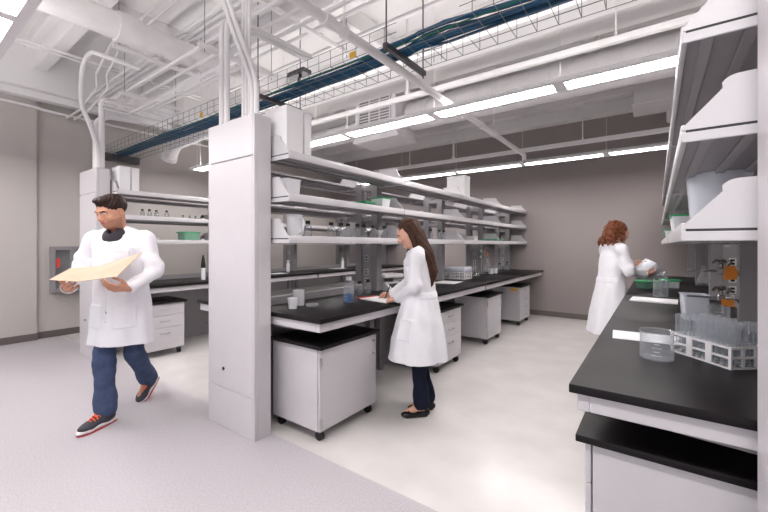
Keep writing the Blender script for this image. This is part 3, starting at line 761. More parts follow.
# ---- right bench
make_beaker('wide graduated glass beaker beside the test tube rack', (.0,2.04,.9), .125, .062, 'thinglass', 'glass beakers')
sheet('paper_sheet', 'white sheet of paper nearest the camera on the right worktop', (-.02,2.47,.9), .36, .22, .002, 'paper', math.radians(4))
sheet('notebook', 'white notebook farther along the right worktop', (-.02,4.12,.9), .34, .26, .014, 'paper', math.radians(-3), 'notebook')
make_beaker('glass beaker behind the white notebook on the right worktop', (.03,4.5,.9), .16, .06, 'thinglass', 'glass beakers')
make_tub('food_container', 'left green-lidded flat box on the right worktop', (-.07,5.35,.9), .07, .12, .13, 'frost_green', 'green')
make_tub('food_container', 'right green-lidded flat box on the right worktop', (.12,5.55,.9), .08, .09, .095, 'frost', 'green')
make_beaker('left small beaker beyond the green-lidded boxes', (-.08,6.2,.9), .14, .06, 'thinglass', 'far right beakers')
make_beaker('right small beaker beyond the green-lidded boxes', (.06,6.25,.9), .14, .06, 'thinglass', 'far right beakers')
make_tub('storage_box', 'milky open square tub behind the test tube rack', (.205,3.28,.9), .17, .062, .07, 'frost_blue', None, .12)
make_beaker('glass beaker right of the milky square tub', (.30,3.02,.9), .14, .055, 'thinglass', 'glass beakers')
# test tube rack
t = thing('test_tube_rack', 'white wire test tube rack near the right worktop front', 'tube rack', (.19,2.135,.9), 0)
P0, P1, P2 = Vector((-.12,.04,0)), Vector((.05,-.15,0)), Vector((.2,.05,0))
# rack footprint: long axis from P0 to P1
ax = Vector((.665,-.747,0)).normalized(); ay = Vector((.747,.665,0)).normalized()
t.rotation_euler = (0,0,math.atan2(ax.y, ax.x)); t.location = (.212,2.185,.9)
RL, RW = .27, .17
b = bm_new()
for z in (.004,.045,.085):
    for y in (-RW/2,RW/2): box(b, -RL/2,RL/2,y-.004,y+.004,z-.004,z+.004)
    for x in (-RL/2,RL/2): box(b, x-.004,x+.004,-RW/2,RW/2,z-.004,z+.004)
for x in (-RL/2,-RL/6,RL/6-.0,RL/2):
    for y in (-RW/2,RW/2): box(b, x-.014 if abs(x) < RL/2-.01 else x-.006, x+.014 if abs(x) < RL/2-.01 else x+.006, y-.003,y+.003,0,.09)
for y in (-RW/6,RW/6):
    for x in (-RL/2,RL/2): box(b, x-.003,x+.003,y-.006,y+.006,0,.09)
obj('rack_frame', b, M['white'], t)
NX, NY = 10, 5
for zn, z in (('lower_grid',.006),('upper_grid',.085)):
    b = bm_new()
    for i in range(NX+1):
        x = -RL/2+RL*i/NX; box(b, x-.002,x+.002,-RW/2,RW/2,z-.002,z+.002)
    for j in range(NY+1):
        y = -RW/2+RW*j/NY; box(b, -RL/2,RL/2,y-.002,y+.002,z-.002,z+.002)
    obj(zn, b, M['white'], t)
rm = Matrix.Rotation(t.rotation_euler.z, 4, 'Z'); ptube = None
for j in range(NY):
    for i in range(NX):
        if (i*7+j*3) % 11 == 10: continue
        lp = Vector((-RL/2+RL*(i+.5)/NX, -RW/2+RW*(j+.5)/NY, .009)); w = t.location+rm.to_3x3() @ lp
        if ptube is None:
            b = bm_new(); lathe(b, [(0,0),(.006,.002),(.0095,.009),(.0095,.168),(.0105,.17),(.0085,.17),(.0085,.01),(0,.004)], n=12)
            ptube = obj('test_tube', b, M['thinglass']); ptube.location = w; tag(ptube, 'empty glass test tube standing in the white rack', 'test tube', 'test tubes in the rack')
        else:
            c = ptube.copy(); COL.objects.link(c); c.location = w
# lattice rods with clamps
def clamp_rod(label, z, y, flask):
    t = thing('clamp_rod', label, 'clamp', (.393,y,z), 0, 'lattice rods on the right bench')
    b = bm_new(); cyl(b, (0,0,0), (-.014,0,0), .026, n=18); cyl(b, (-.014,0,0), (-.024,0,0), .014, n=14); obj('flange', b, M['steel'], t)
    b = bm_new(); cyl(b, (-.02,0,0), (-.24,0,0), .006, n=10); obj('rod', b, M['steel'], t)
    b = bm_new(); box(b, -.10,-.065,-.018,.018,-.02,.02,.005); cyl(b, (-.082,0,.015), (-.082,-.01,.075), .008, n=10); cyl(b, (-.10,-.01,.05), (-.06,-.01,.06), .012, n=10); tube(b, [(-.085,-.01,.06),(-.11,-.04,.065),(-.125,-.07,.05)], .007, 8); cyl(b, (-.06,-.02,.03),(-.045,-.035,.06),.01,n=10)
    obj('clamp', b, M['foil'], t)
    b = bm_new(); prism(b, [(-.075,-.05),(-.02,-.045),(-.012,.0),(-.03,.035),(-.07,.03)] if flask else [(-.085,-.04),(-.03,-.045),(-.03,-.005),(-.085,-.004)], lambda u,v,tt: Vector((u,tt,v)), -.045, -.03); o = obj('grip_pad', b, M['orange'], t); o['label'] = 'amber rubber grip'
    if flask:
        b = bm_new(); lathe(b, [(.03,-.075),(.031,-.06),(.012,-.005),(.012,.03)], (-.165,-.03,0), 16); obj('hanging_flask', b, M['thinglass'], t)
clamp_rod('upper lattice rod with amber clamp above the right worktop', 1.245, 2.99, True)
clamp_rod('lower lattice rod with amber clamp above the right worktop', 1.085, 2.99, False)
# right shelves
XR = .25
make_tub('storage_bucket', 'large milky plastic bucket on the near right shelf', (.235,2.35,Z1), .30, .10, .12, 'frost_blue', None, 0, False, 'bucket')
make_tub('food_container', 'tall green-lidded tub beyond the bucket on the right shelf', (.165,3.6,Z1), .17, .06, .075, 'frost', 'green')
make_tub('food_container', 'second green-lidded tub along the right bottom shelf', (.17,4.1,Z1), .18, .06, .075, 'frost', 'green')
make_tub('food_container', 'low green-lidded tub farther along the right bottom shelf', (.15,5.4,Z1), .12, .06, .075, 'frost', 'green')
make_tub('food_container', 'farthest green-lidded tub on the right bottom shelf', (.15,6.2,Z1), .11, .06, .075, 'frost_green', 'green')
make_tub('plastic_cup', 'small clear cup behind the end panel on the right middle shelf', (.21,2.4,Z2), .14, .035, .045, 'frost', None, 0, False, 'cup')
# ------------------------------------------------------------------ people: smooth distance fields turned into meshes
V3 = lambda *a: np.array(a, dtype=float)
class Field:
    def __init__(s, lo, hi, vs):
        s.vs = vs; s.lo = np.array(lo, float); s.n = np.ceil((np.array(hi)-s.lo)/vs).astype(int)+1
        s.g = np.full(s.n, .5, np.float32)
    def sub(s, lo, hi):
        a = np.clip(np.floor((np.array(lo)-s.lo)/s.vs).astype(int), 0, s.n); b = np.clip(np.ceil((np.array(hi)-s.lo)/s.vs).astype(int)+1, 0, s.n)
        if np.any(b <= a): return None
        ax = [s.lo[i]+s.vs*np.arange(a[i], b[i]) for i in range(3)]
        return tuple(slice(a[i], b[i]) for i in range(3)), ax[0][:,None,None], ax[1][None,:,None], ax[2][None,None,:]
    def put(s, fn, lo, hi, k=.02, op='u'):
        q = s.sub(np.array(lo)-k-.03, np.array(hi)+k+.03)
        if q is None: return
        sl, X, Y, Z = q; d = fn(X, Y, Z).astype(np.float32); g = s.g[sl]
        if op == 'u':
            h = np.maximum(k-np.abs(g-d), 0)/max(k,1e-6); s.g[sl] = np.minimum(g, d)-h*h*k*.25
        elif op == 'd':      # subtract
            d = -d; h = np.maximum(k-np.abs(g-d), 0)/max(k,1e-6); s.g[sl] = np.maximum(g, d)+h*h*k*.25
        elif op == 'i':
            s.g[sl] = np.maximum(g, d)
        elif op == '+': s.g[sl] = g+d
    def cone(s, a, b, ra, rb, k=.02, op='u', sq=None):
        a = np.array(a, float); b = np.array(b, float); ba = b-a; L = float(ba @ ba)+1e-12
        def fn(X, Y, Z):
            t = np.clip(((X-a[0])*ba[0]+(Y-a[1])*ba[1]+(Z-a[2])*ba[2])/L, 0, 1)
            return np.sqrt((X-a[0]-t*ba[0])**2+(Y-a[1]-t*ba[1])**2+(Z-a[2]-t*ba[2])**2)-(ra+(rb-ra)*t)
        r = max(ra, rb); s.put(fn, np.minimum(a,b)-r, np.maximum(a,b)+r, k, op)
    def chain(s, pts, rs, k=.02):
        for i in range(len(pts)-1): s.cone(pts[i], pts[i+1], rs[i], rs[i+1], k)
    def ell(s, c, r, k=.02, R=None, op='u'):
        c = np.array(c, float); r = np.array(r, float); R = np.eye(3) if R is None else R
        def fn(X, Y, Z):
            dx, dy, dz = X-c[0], Y-c[1], Z-c[2]
            l = [dx*R[0,i]+dy*R[1,i]+dz*R[2,i] for i in range(3)]
            k0 = np.sqrt(sum((l[i]/r[i])**2 for i in range(3))); k1 = np.sqrt(sum((l[i]/r[i]**2)**2 for i in range(3)))+1e-9
            return k0*(k0-1)/k1
        m = r.max(); s.put(fn, c-m, c+m, k, op)
    def rbox(s, c, h, r, k=.01, R=None, op='u'):
        c = np.array(c, float); h = np.array(h, float)-r; R = np.eye(3) if R is None else R
        def fn(X, Y, Z):
            dx, dy, dz = X-c[0], Y-c[1], Z-c[2]
            q = [np.abs(dx*R[0,i]+dy*R[1,i]+dz*R[2,i])-h[i] for i in range(3)]
            o = np.sqrt(sum(np.maximum(x,0)**2 for x in q)); return o+np.minimum(np.maximum(np.maximum(q[0],q[1]),q[2]),0)-r
        m = float(np.linalg.norm(h))+r; s.put(fn, c-m, c+m, k, op)
    def loft(s, secs, k=.03, op='u', grow=0., zlo=None, zhi=None, wave=None):
        """secs: (z, cx, cy, a, b) bottom to top"""
        secs = np.array(sorted(secs)); z0 = secs[0,0] if zlo is None else zlo; z1 = secs[-1,0] if zhi is None else zhi
        def fn(X, Y, Z):
            zz = np.clip(Z, secs[0,0], secs[-1,0])
            cx, cy, a, b = [np.interp(zz.ravel(), secs[:,0], secs[:,i]).reshape(zz.shape) for i in (1,2,3,4)]
            a = a+grow; b = b+grow
            dx, dy = X-cx, Y-cy; k0 = np.sqrt((dx/a)**2+(dy/b)**2); k1 = np.sqrt((dx/a**2)**2+(dy/b**2)**2)+1e-9
            d = np.where(k0 < .02, -np.minimum(a,b), k0*(k0-1)/k1)
            if wave: d = d+wave(np.arctan2(dy/b, dx/a), Z)
            return np.maximum(d, np.maximum(z0-Z, Z-z1))
        m = max(secs[:,3].max(), secs[:,4].max())+grow+.03
        s.put(fn, (secs[:,1].min()-m, secs[:,2].min()-m, z0), (secs[:,1].max()+m, secs[:,2].max()+m, z1), k, op)
    def mesh(s, name, m, parent, pick=None, sm=60):
        g = vdb.FloatGrid(.5); g.copyFromArray(s.g); g.transform = vdb.createLinearTransform(voxelSize=s.vs)
        P, Q = g.convertToQuads(isovalue=0.0)
        P = P+s.lo
        me = bpy.data.meshes.new(name)
        me.vertices.add(len(P)); me.vertices.foreach_set('co', P.astype(np.float32).ravel())
        me.loops.add(4*len(Q)); me.polygons.add(len(Q))
        Q = Q[:, ::-1]
        me.loops.foreach_set('vertex_index', Q.astype(np.int32).ravel()); me.polygons.foreach_set('loop_start', np.arange(0,4*len(Q),4,dtype=np.int32))
        me.update(calc_edges=True); me.validate()
        # outward normals
        b = bmesh.new(); b.from_mesh(me); bmesh.ops.recalc_face_normals(b, faces=b.faces[:]); b.to_mesh(me); b.free()
        o = mobj(name, me, m, parent, 0)
        me.polygons.foreach_set('use_smooth', [True]*len(me.polygons))
        if pick is not None:
            c = np.empty(3*len(me.polygons), np.float32); me.polygons.foreach_get('center', c)
            me.polygons.foreach_set('material_index', np.asarray(pick(c.reshape(-1,3)), dtype=np.int32))
        return o

def rotz(a): c, s = math.cos(a), math.sin(a); return np.array([[c,-s,0],[s,c,0],[0,0,1.]])
def rotx(a): c, s = math.cos(a), math.sin(a); return np.array([[1,0,0],[0,c,-s],[0,s,c.real]])
def unit(v): v = np.array(v, float); return v/np.linalg.norm(v)
def rot_about(ax, a):
    ax = unit(ax); K = np.array([[0,-ax[2],ax[1]],[ax[2],0,-ax[0]],[-ax[1],ax[0],0]]); return np.eye(3)+math.sin(a)*K+(1-math.cos(a))*K@K

def hand(F, W, d, n, side, sc=1., curls=(35,40,45,50), thumb=.6, k=.012):
    """W wrist, d along the hand, n the way the palm faces; side +1 puts the thumb along d x n, -1 the other way"""
    W = np.array(W, float); d = unit(d); n = unit(np.array(n)-d*np.dot(n,d)); l = np.cross(d, n)*side      # l points to the thumb side
    kn = []
    for i in range(4):
        off = (.030-.020*i)*sc; K = W+d*(.088-.004*abs(i-1)-.006*(i == 3))*sc+l*off; kn.append(K)
        F.cone(W+d*.012*sc+l*off*.62, K, .015*sc, .0115*sc, k)
    F.cone(W-d*.02, W+d*.02*sc, .022*sc, .022*sc, k)
    ln = [(.040,.025,.021),(.045,.028,.022),(.041,.026,.021),(.032,.020,.019)]
    axis = np.cross(d, n)
    for i in range(4):
        p = kn[i]; a = 0; dirn = d+l*(.10-.07*i)
        for j in range(3):
            a = math.radians(curls[i])*(.75 if j == 0 else .8); dirn = rot_about(axis, a) @ unit(dirn)
            q = p+unit(dirn)*ln[i][j]*sc; r0 = (.0092-.0009*j)*sc; F.cone(p, q, r0, r0-.0008, .004); p = q
    b = W+d*.025*sc+l*.022*sc+n*.006*sc
    m1 = b+unit(d*.62+l*.72+n*.30)*.042*sc; m2 = m1+unit(d*(.85)+l*(.35-thumb*.4)+n*(.2+thumb*.5))*.032*sc; m3 = m2+unit(d*.9+l*(.1-thumb*.5)+n*(.3+thumb*.5))*.026*sc
    F.cone(b, m1, .015*sc, .0115*sc, .014); F.cone(m1, m2, .0108*sc, .0098*sc, .006); F.cone(m2, m3, .0096*sc, .0078*sc, .004)

def head(F, c, R, sc, jaw=1.):
    """c head centre (between the ears), R its rotation; local +y is the face. Returns local->world mapping"""
    g = lambda x,y,z: c+R@(np.array([x,y,z])*sc)
    E = lambda p, r, k=.02, op='u': F.ell(g(*p), np.array(r)*sc, k, R, op)
    E((0,-.012,.035),(.076,.094,.082),.03)
    E((0,.028,-.010),(.064,.066,.085),.04)
    E((0,.046,-.075),(.042*jaw,.040,.034),.035)
    E((0,.030,-.055),(.056*jaw,.055,.045),.03)
    E((0,.086,.034),(.052,.014,.011),.02)                      # brow
    for s_ in (-1,1):
        E((s_*.031,.094,.012),(.017,.012,.011),.012,'d')        # sockets
        E((s_*.031,.080,.012),(.0125,.0125,.0105),.003)         # eyeballs
        E((s_*.031,.0835,.0195),(.014,.0085,.004),.004)         # lids
        E((s_*.043,.066,-.022),(.020,.018,.018),.025)           # cheeks
        E((s_*.077,-.008,-.004),(.009,.020,.031),.008)          # ears
        E((s_*.083,-.004,.0),(.005,.011,.018),.004,'d')
        E((s_*.010,.101,-.026),(.008,.010,.007),.006)           # nostrils
    F.cone(g(0,.092,.018), g(0,.113,-.018), .0075*sc, .0115*sc, .014)
    E((0,.094,-.049),(.021,.010,.0055),.006); E((0,.091,-.059),(.018,.010,.0065),.006)
    E((0,.1035,-.0535),(.020,.006,.0018),.003,'d')
    E((0,.080,-.086),(.019,.016,.014),.014)
    return g

def person_pick(g_c, R, sc, beard):
    def pick(c):
        L = (c-g_c)@R/sc; x, y, z = np.abs(L[:,0]), L[:,1], L[:,2]; idx = np.zeros(len(c), int)
        near = np.linalg.norm(L, axis=1) < .16
        if beard: idx[near & (z < -.035) & (y > .0) & ~((x < .03) & (z > -.046))] = 5
        idx[near & (y > .085) & (x < .023) & (z < -.044) & (z > -.065)] = 1
        e = near & (((x-.031)/.0125)**2+((z-.012)/.0075)**2 < 1) & (y > .07); idx[e] = 3
        e = near & (((x-.031)/.0055)**2+((z-.012)/.0065)**2 < 1) & (y > .07); idx[e] = 4
        idx[near & (y > .07) & (x > .014) & (x < .050) & (np.abs(z-.0335+.0*x) < .0045)] = 2
        return idx
    return pick

def figure(P):
    """P: dict of joints in the person's own frame (x right, y forward, z up)"""
    t = thing('person', P['label'], 'person', P['loc'], P['rz'])
    hs = P.get('sc', 1.); Rh = rotz(P['yaw'])@rotx(P['pitch'])@rot_about((0,1,0), P.get('roll',0)); hc = np.array(P['head'], float)
    allp = np.array([P[k] for k in ('shL','elL','wrL','shR','elR','wrR','toL','toR','anL','anR','head')])
    lo = allp.min(0)-.2; hi = allp.max(0)+.2; lo[2] = -.02
    F = Field(lo, hi, .0055)
    # trunk
    pel, ch, nk = [np.array(P[k], float) for k in ('pel','ch','nk')]
    w = P.get('w', 1.)
    F.ell(pel, (.145*w,.10*w,.12), .05); F.ell((pel+ch)/2, (.12*w,.088*w,.16), .06); F.ell(ch, (.145*w,.10*w,.15), .06)
    F.cone(V3(*P['shL'])-V3(0,0,.02), V3(*P['shR'])-V3(0,0,.02), .045*w, .045*w, .04); F.cone(nk, hc+Rh@(np.array([0,-.02,-.05])*hs), .053*w, .05*w, .035); F.cone((np.array(P['shL'])+nk)/2-V3(0,0,.045), (np.array(P['shR'])+nk)/2-V3(0,0,.045), .035, .035, .04)
    for s_ in 'LR':
        F.chain([P['sh'+s_], P['el'+s_], P['wr'+s_]], [.040*w,.036*w,.026*w], .02)
        F.chain([P['hip'+s_], P['kn'+s_], P['an'+s_]], [.082*w,.055*w,.036*w], .03)
        F.cone(P['an'+s_], P['toe'+s_ if 'toe'+s_ in P else 'to'+s_], .034, .022, .03)
        hd, hn, cur, th = P['hand'+s_]
        hand(F, P['wr'+s_], hd, hn, P['ts'+s_], hs*P.get('hsc',1.), cur, th)
    head(F, hc, Rh, hs, P.get('jaw', 1.))
    sk = M[P['skin']]
    F.mesh('body', [sk, M['lip'], M['brow'], M['eye'], M['iris'], M['stubble']], t, person_pick(hc, Rh, hs, P.get('beard')))
    return t, Rh, hc, hs

def wrinkle(F, amp, lo, hi, f=(38,46,30), ph=0.):
    def fn(X, Y, Z):
        return amp*(np.sin(f[0]*(X+.4*Z)+ph)*np.sin(f[1]*(Y-.3*Z)+1.3+ph)+.6*np.sin(f[2]*(Z+.5*X-.4*Y)+2*ph))
    F.put(fn, lo, hi, 0, '+')

def coat(P, t, secs, sleeve, hem, neck_y=.0, pockets=(), belt=None, lean=0., front_x=.015, seed=0., slant=0.):
    a = np.array(secs); ex = np.array([P[k] for k in ('elL','wrL','elR','wrR','shL','shR')])
    lo = np.minimum(ex.min(0), (a[:,1]-a[:,3]).min())-.14; hi = np.maximum(ex.max(0), (a[:,1]+a[:,3]).max())+.14
    lo[2] = hem-.05; hi[2] = max(P['shL'][2], P['shR'][2])+.18
    lo[1] = min(ex[:,1].min(), (a[:,2]-a[:,4]).min())-.12; hi[1] = max(ex[:,1].max(), (a[:,2]+a[:,4]).max())+.12
    F = Field(lo, hi, .0065); zc = secs[-1][0]
    def wave(th, Z):
        q = np.clip((1.02-Z)/.4, 0, 1); return q*(.010*np.sin(5*th+1+seed)+.006*np.sin(9*th+2.3+seed*2))
    F.loft(secs, .01, wave=wave, zlo=hem)
    shL, shR, nk = [np.array(P[k], float) for k in ('shL','shR','nk')]
    w = sleeve
    for sh in (shL, shR):
        F.cone(nk+np.array([0,-.012,-.012])+.25*(sh-nk), sh+np.array([0,0,-.018]), .062*w, .058*w, .05)
    for s_ in 'LR':
        sh, el, wr = [np.array(P[k+s_], float) for k in ('sh','el','wr')]
        cuff = el+(wr-el)*.93
        F.chain([sh, el, cuff], [.063*w,.054*w,.047*w], .035)
        # cuff and folds at the elbow
        F.cone(cuff-(wr-el)*.05, cuff, .0505*w, .0505*w, .004)
        for q in (.25,.45,.7):
            m = el+(sh-el)*q*.5; off = np.array([.012*math.sin(q*20+seed),.012*math.cos(q*17),0]); F.cone(m+off-.012, m+off+.012, .050*w, .051*w, .012)
        d = unit(wr-el); F.cone(cuff+d*.012, cuff+d*.03, .040*w, .040*w, .004, 'd')
    wrinkle(F, .0034, lo, hi, ph=seed)
    # hollow the skirt
    zt = P['pel'][2]-.05
    F.loft([s for s in secs], .004, 'd', grow=-.016, zlo=hem-.1, zhi=zt, wave=wave)
    # neck opening
    F.cone(nk+np.array([0,.018,.0]), nk+np.array([0,.05,.17]), .054, .072, .008, 'd')
    F.cone(nk+np.array([0,.085,-.10]), nk+np.array([0,.075,.02]), .012, .045, .008, 'd')
    # collar and lapels
    k = .006
    yb, yf = nk[1]-.070, nk[1]+.075; zc = nk[2]
    L = [(0,yb,zc+.018),(.058,yb+.035,zc+.016),(.075,nk[1]+.005,zc-.004),(.055,yf-.005,zc-.06),(.016,yf+.012,zc-.17)]
    for sx in (-1,1):
        pts = [(nk[0]+sx*x,y,z) for x,y,z in L]
        F.chain(pts, [.014,.014,.015,.014,.007], k)
    # front overlap groove
    def groove(X, Y, Z):
        return np.where((Y > nk[1]) & (Z < zc-.18), .0075*np.exp(-((X-nk[0]-front_x)/.006)**2), 0.)+0*Y
    F.put(groove, lo, hi, 0, '+')
    for (c, h, dr) in pockets:       # raised patch pockets on the cloth: centre, half sizes, facing direction
        c = np.array(c); dr = unit(dr); R = np.stack([np.cross(V3(0,0,1), dr), dr, V3(0,0,1)], 1)
        def pk(X, Y, Z, c=c, R=R, h=h):
            l = [(X-c[0])*R[0,i]+(Y-c[1])*R[1,i]+(Z-c[2])*R[2,i] for i in range(3)]
            ins = (np.abs(l[0]) < h[0]) & (np.abs(l[2]) < h[1]) & (np.abs(l[1]) < .09)
            edge = np.minimum(h[0]-np.abs(l[0]), h[1]-np.abs(l[2]))
            return np.where(ins, -.0065-.003*(edge < .012), 0.)
        F.put(pk, lo, hi, 0, '+')
    if belt:
        z0, z1, y_max = belt
        F.put(lambda X, Y, Z: np.where((Z > z0) & (Z < z1) & (Y < y_max) & (np.abs(X) < .24), -.006, 0.)+0*X, lo, hi, 0, '+')
    F.put(lambda X, Y, Z: (hem+slant*(Y))-Z+0*X+0*Y, lo, (hi[0],hi[1],hem+.1), 0, 'i')
    o = F.mesh('lab_coat', M['coat'], t)
    return o

def trousers(P, t, m, w, flare, seed=0., top=.95):
    an = [np.array(P['an'+s_], float) for s_ in 'LR']; kn = [np.array(P['kn'+s_], float) for s_ in 'LR']; hp = [np.array(P['hip'+s_], float) for s_ in 'LR']
    allp = np.array(an+kn+hp); lo = allp.min(0)-.16; hi = allp.max(0)+.16; lo[2] = max(lo[2], 0)
    F = Field(lo, hi, .007)
    F.ell(P['pel'], (.15*w,.108*w,.12), .05)
    for a, k_, h in zip(an, kn, hp):
        d = unit(a-k_); e = a-d*.015
        F.chain([h, k_, e], [.092*w,.068*w,flare], .03)
        F.cone(e-d*.05, e-d*.012, flare*1.06, flare*1.12, .02)          # stacked cloth over the shoe
        F.cone(e-d*.11, e-d*.09, flare*1.05, flare*1.06, .02)
        for q in (-.05,.03,.09):
            F.cone(k_+d*q+np.array([.02,-.01,0]), k_+d*q-np.array([.02,.01,0]), .058*w, .058*w, .02)
    wrinkle(F, .003, lo, hi, (30,34,44), seed)
    for a, k_ in zip(an, kn):
        d = unit(a-k_); e = a-d*.015
        F.cone(e+d*.045, e+d*.14, flare*.9, flare*.9, .004, 'd')
    return F.mesh('trousers', m, t)

def sneaker(t, an, dirn, pitch, nm='shoe'):
    """trainer at the ankle, dirn a yaw angle (0 = forward), pitch lowers the toe"""
    R = rotz(dirn)@rotx(pitch); an = np.array(an, float); g = lambda x,y,z: an+R@np.array([x,y,z])
    F = Field(an-.26, an+.26, .0045)
    F.cone(g(0,-.03,-.045), g(0,.02,-.045), .040, .042, .02); F.cone(g(0,.0,.0), g(0,.0,-.04), .042, .045, .03)
    F.cone(g(0,.02,-.035), g(.0,.13,-.062), .043, .036, .03); F.ell(g(0,.15,-.062), (.043,.06,.028), .03, R)
    F.rbox(g(0,.07,-.15), (.2,.3,.065), .001, .002, R, 'd')
    F.cone(g(0,0,.03), g(0,.0,.12), .03, .03, .004, 'd')
    o = F.mesh(nm, M['shoe'], t)
    F = Field(an-.26, an+.26, .0045)
    for y, r in ((-.035,.042),(.05,.042),(.135,.046),(.175,.034)):
        F.ell(g(0,y,-.082), (r,.055,.018), .02, R)
    F.rbox(g(0,.07,-.082), (.043,.10,.014), .012, .01, R)
    F.rbox(g(0,.07,-.2), (.2,.4,.102), .001, .001, R, 'd')
    F.mesh('sole', M['sole'], o)
    b = bmesh.new()
    for y in (-.02,.0,.05,.12,.165):
        pass
    prism(b, [(-.034,-.07),(.034,-.07),(.043,.02),(.047,.13),(.032,.20),(0,.22),(-.032,.20),(-.047,.13),(-.043,.02)], lambda u,v,tt: Vector(g(u,v,tt)), -.1035, -.097)
    ou = obj('outsole', b, M['solered'], o); ou['label'] = 'red outsole'
    b = bmesh.new()
    for k in range(5):
        y = .05+.020*k; z = .016-.0105*k
        tube(b, [g(-.030,y-.004,z-.022), g(-.016,y,z-.002), g(0,y+.002,z+.004), g(.016,y,z-.002), g(.030,y-.004,z-.022)], .0052, 6)
    for sx in (-1,1): tube(b, [g(0,.03,.014), g(sx*.02,.03,.026), g(sx*.034,.045,.012), g(sx*.018,.045,.006)], .004, 6)
    la = obj('laces', b, M['lace'], o); la['label'] = 'neon orange laces'

def flat_shoe(t, an, dirn):
    R = rotz(dirn); an = np.array(an, float); g = lambda x,y,z: an+R@np.array([x,y,z])
    F = Field(an-.22, an+.22, .004); zf = -an[2]+.002
    F.ell(g(0,-.025,zf+.028), (.033,.042,.034), .02, R); F.ell(g(0,.06,zf+.018), (.035,.08,.022), .02, R); F.ell(g(0,.125,zf+.02), (.036,.052,.024), .02, R)
    F.rbox(g(0,.055,zf+.005), (.034,.09,.006), .004, .01, R)
    F.ell(g(0,.045,zf+.055), (.028,.062,.030), .006, R, 'd')
    F.rbox(g(0,.05,zf-.1), (.2,.3,.1), .001, .001, R, 'd')
    o = F.mesh('shoe', M['flat'], t)
    b = bmesh.new(); 
    for sx in (-1,1): lathe(b, [(0,-.006),(.006,-.004),(.007,0),(.006,.004),(0,.006)], g(sx*.009,.112,zf+.046), 8)
    obj('bow', b, M['flat'], o)

def hair_field(hc, Rh, hs, pad): return Field(hc-np.array(pad[0]), hc+np.array(pad[1]), .005)

# ---- the writing woman at the centre bench
f = unit((-.86,-.51,0)); rz1 = math.atan2(-f[0], f[1])
W1 = dict(label='woman with long brown hair in white lab coat writing at the centre bench', loc=(-1.59,2.72,0), rz=rz1, sc=.97, w=.92, skin='skin',
    pel=(0,0,.90), ch=(0,.03,1.20), nk=(.0,.045,1.385), head=(.0,.105,1.495), yaw=.10, pitch=-.50,
    shL=(-.165,.04,1.325), elL=(-.185,.06,1.075), wrL=(.03,.21,.945), shR=(.165,.05,1.325), elR=(.25,.10,1.08), wrR=(.27,.27,.95),
    hipL=(-.085,0,.86), knL=(-.075,.035,.47), anL=(-.07,.0,.085), toL=(-.09,.13,.03), hipR=(.085,0,.86), knR=(.07,.03,.47), anR=(.06,-.05,.085), toR=(.04,.08,.03),
    handL=((.72,.62,-.25),(0,.1,-1),(22,24,28,32),.3), tsL=-1, handR=((.28,.85,-.18),(-.75,.1,-.65),(42,44,50,55),.9), tsR=1)
# thumb side: the left hand's thumb lies towards the body's right when the palm faces down
W1['tsL'] = 1; W1['tsR'] = -1
t1, Rh, hc, hs = figure(W1)
coat(W1, t1, [(.44,0,.035,.235,.245),(.62,0,.03,.220,.222),(.80,0,.022,.192,.182),(.93,0,.012,.165,.150),(1.03,0,.008,.142,.122),(1.15,0,.022,.152,.126),(1.26,0,.034,.150,.118),(1.34,0,.04,.120,.085)],
     .90, .455, pockets=[((-.165,.135,.72),(.066,.085),(-.72,.7,0)),((-.08,.15,1.16),(.045,.055),(-.3,.95,0))], belt=(.965,1.01,.02), seed=.6)
trousers(W1, t1, M['navy'], .86, .060, .4)
flat_shoe(t1, W1['anL'], .26); flat_shoe(t1, W1['anR'], .26)
g = lambda x,y,z: hc+Rh@(np.array([x,y,z])*hs)
F = Field(hc-np.array([.2,.30,.52]), hc+np.array([.2,.2,.2]), .005)
F.ell(g(0,-.022,.046), np.array((.084,.100,.088))*hs, .02, Rh)
F.ell(g(0,.088,-.035), np.array((.070,.066,.098))*hs, .010, Rh, 'd')
F.ell(g(0,.10,.01), np.array((.058,.05,.045))*hs, .012, Rh, 'd')
base = hc[2]
for i in range(15):
    u = -1+2*i/14; a = u*1.25
    p0 = g(.062*math.sin(a),-.055-.02*math.cos(a),.06)
    p1 = g(.082*math.sin(a),-.070*math.cos(a)-.022,-.03)
    p2 = np.array([hc[0]+.105*math.sin(a), hc[1]-.125-.055*math.cos(a), base-.17-.01*math.sin(i*2.1)])
    p3 = np.array([hc[0]+.115*math.sin(a)+.008*math.sin(i*3), hc[1]-.165-.050*math.cos(a), base-.31])
    p4 = np.array([hc[0]+.10*math.sin(a)+.01*math.sin(i*5), hc[1]-.168-.035*math.cos(a), base-.41-.02*math.cos(i*2.7)])
    F.chain([p0,p1,p2,p3,p4], [.026,.026,.022,.018,.006], .008)
for sx in (-1,1):        # locks falling in front of the shoulders
    if sx < 0:
        F.chain([g(-.066,.0,.05), g(-.080,-.002,-.03), np.array([hc[0]-.092,hc[1]-.06,base-.13]), np.array([hc[0]-.10,hc[1]-.12,base-.24])], [.018,.021,.022,.012], .012); continue
    F.chain([g(sx*.07,.0,.05), g(sx*.078,.012,-.04), np.array([hc[0]+sx*.085,hc[1]+.0,base-.16]), np.array([hc[0]+sx*.095,hc[1]+.012,base-.27]), np.array([hc[0]+sx*.09,hc[1]+.02,base-.35])], [.018,.020,.019,.015,.005], .008)
F.put(lambda X, Y, Z: .0035*np.sin(210*(X-hc[0])+3*np.sin(9*Z))*np.ones_like(Y)*np.ones_like(Z), hc-.5, hc+.5, 0, '+')
F.mesh('hair', M['hair_brown'], t1)
# pen
Wm = Matrix.Rotation(rz1, 4, 'Z'); 
def loc1(p): return Vector(W1['loc'])+Wm.to_3x3()@Vector(p)

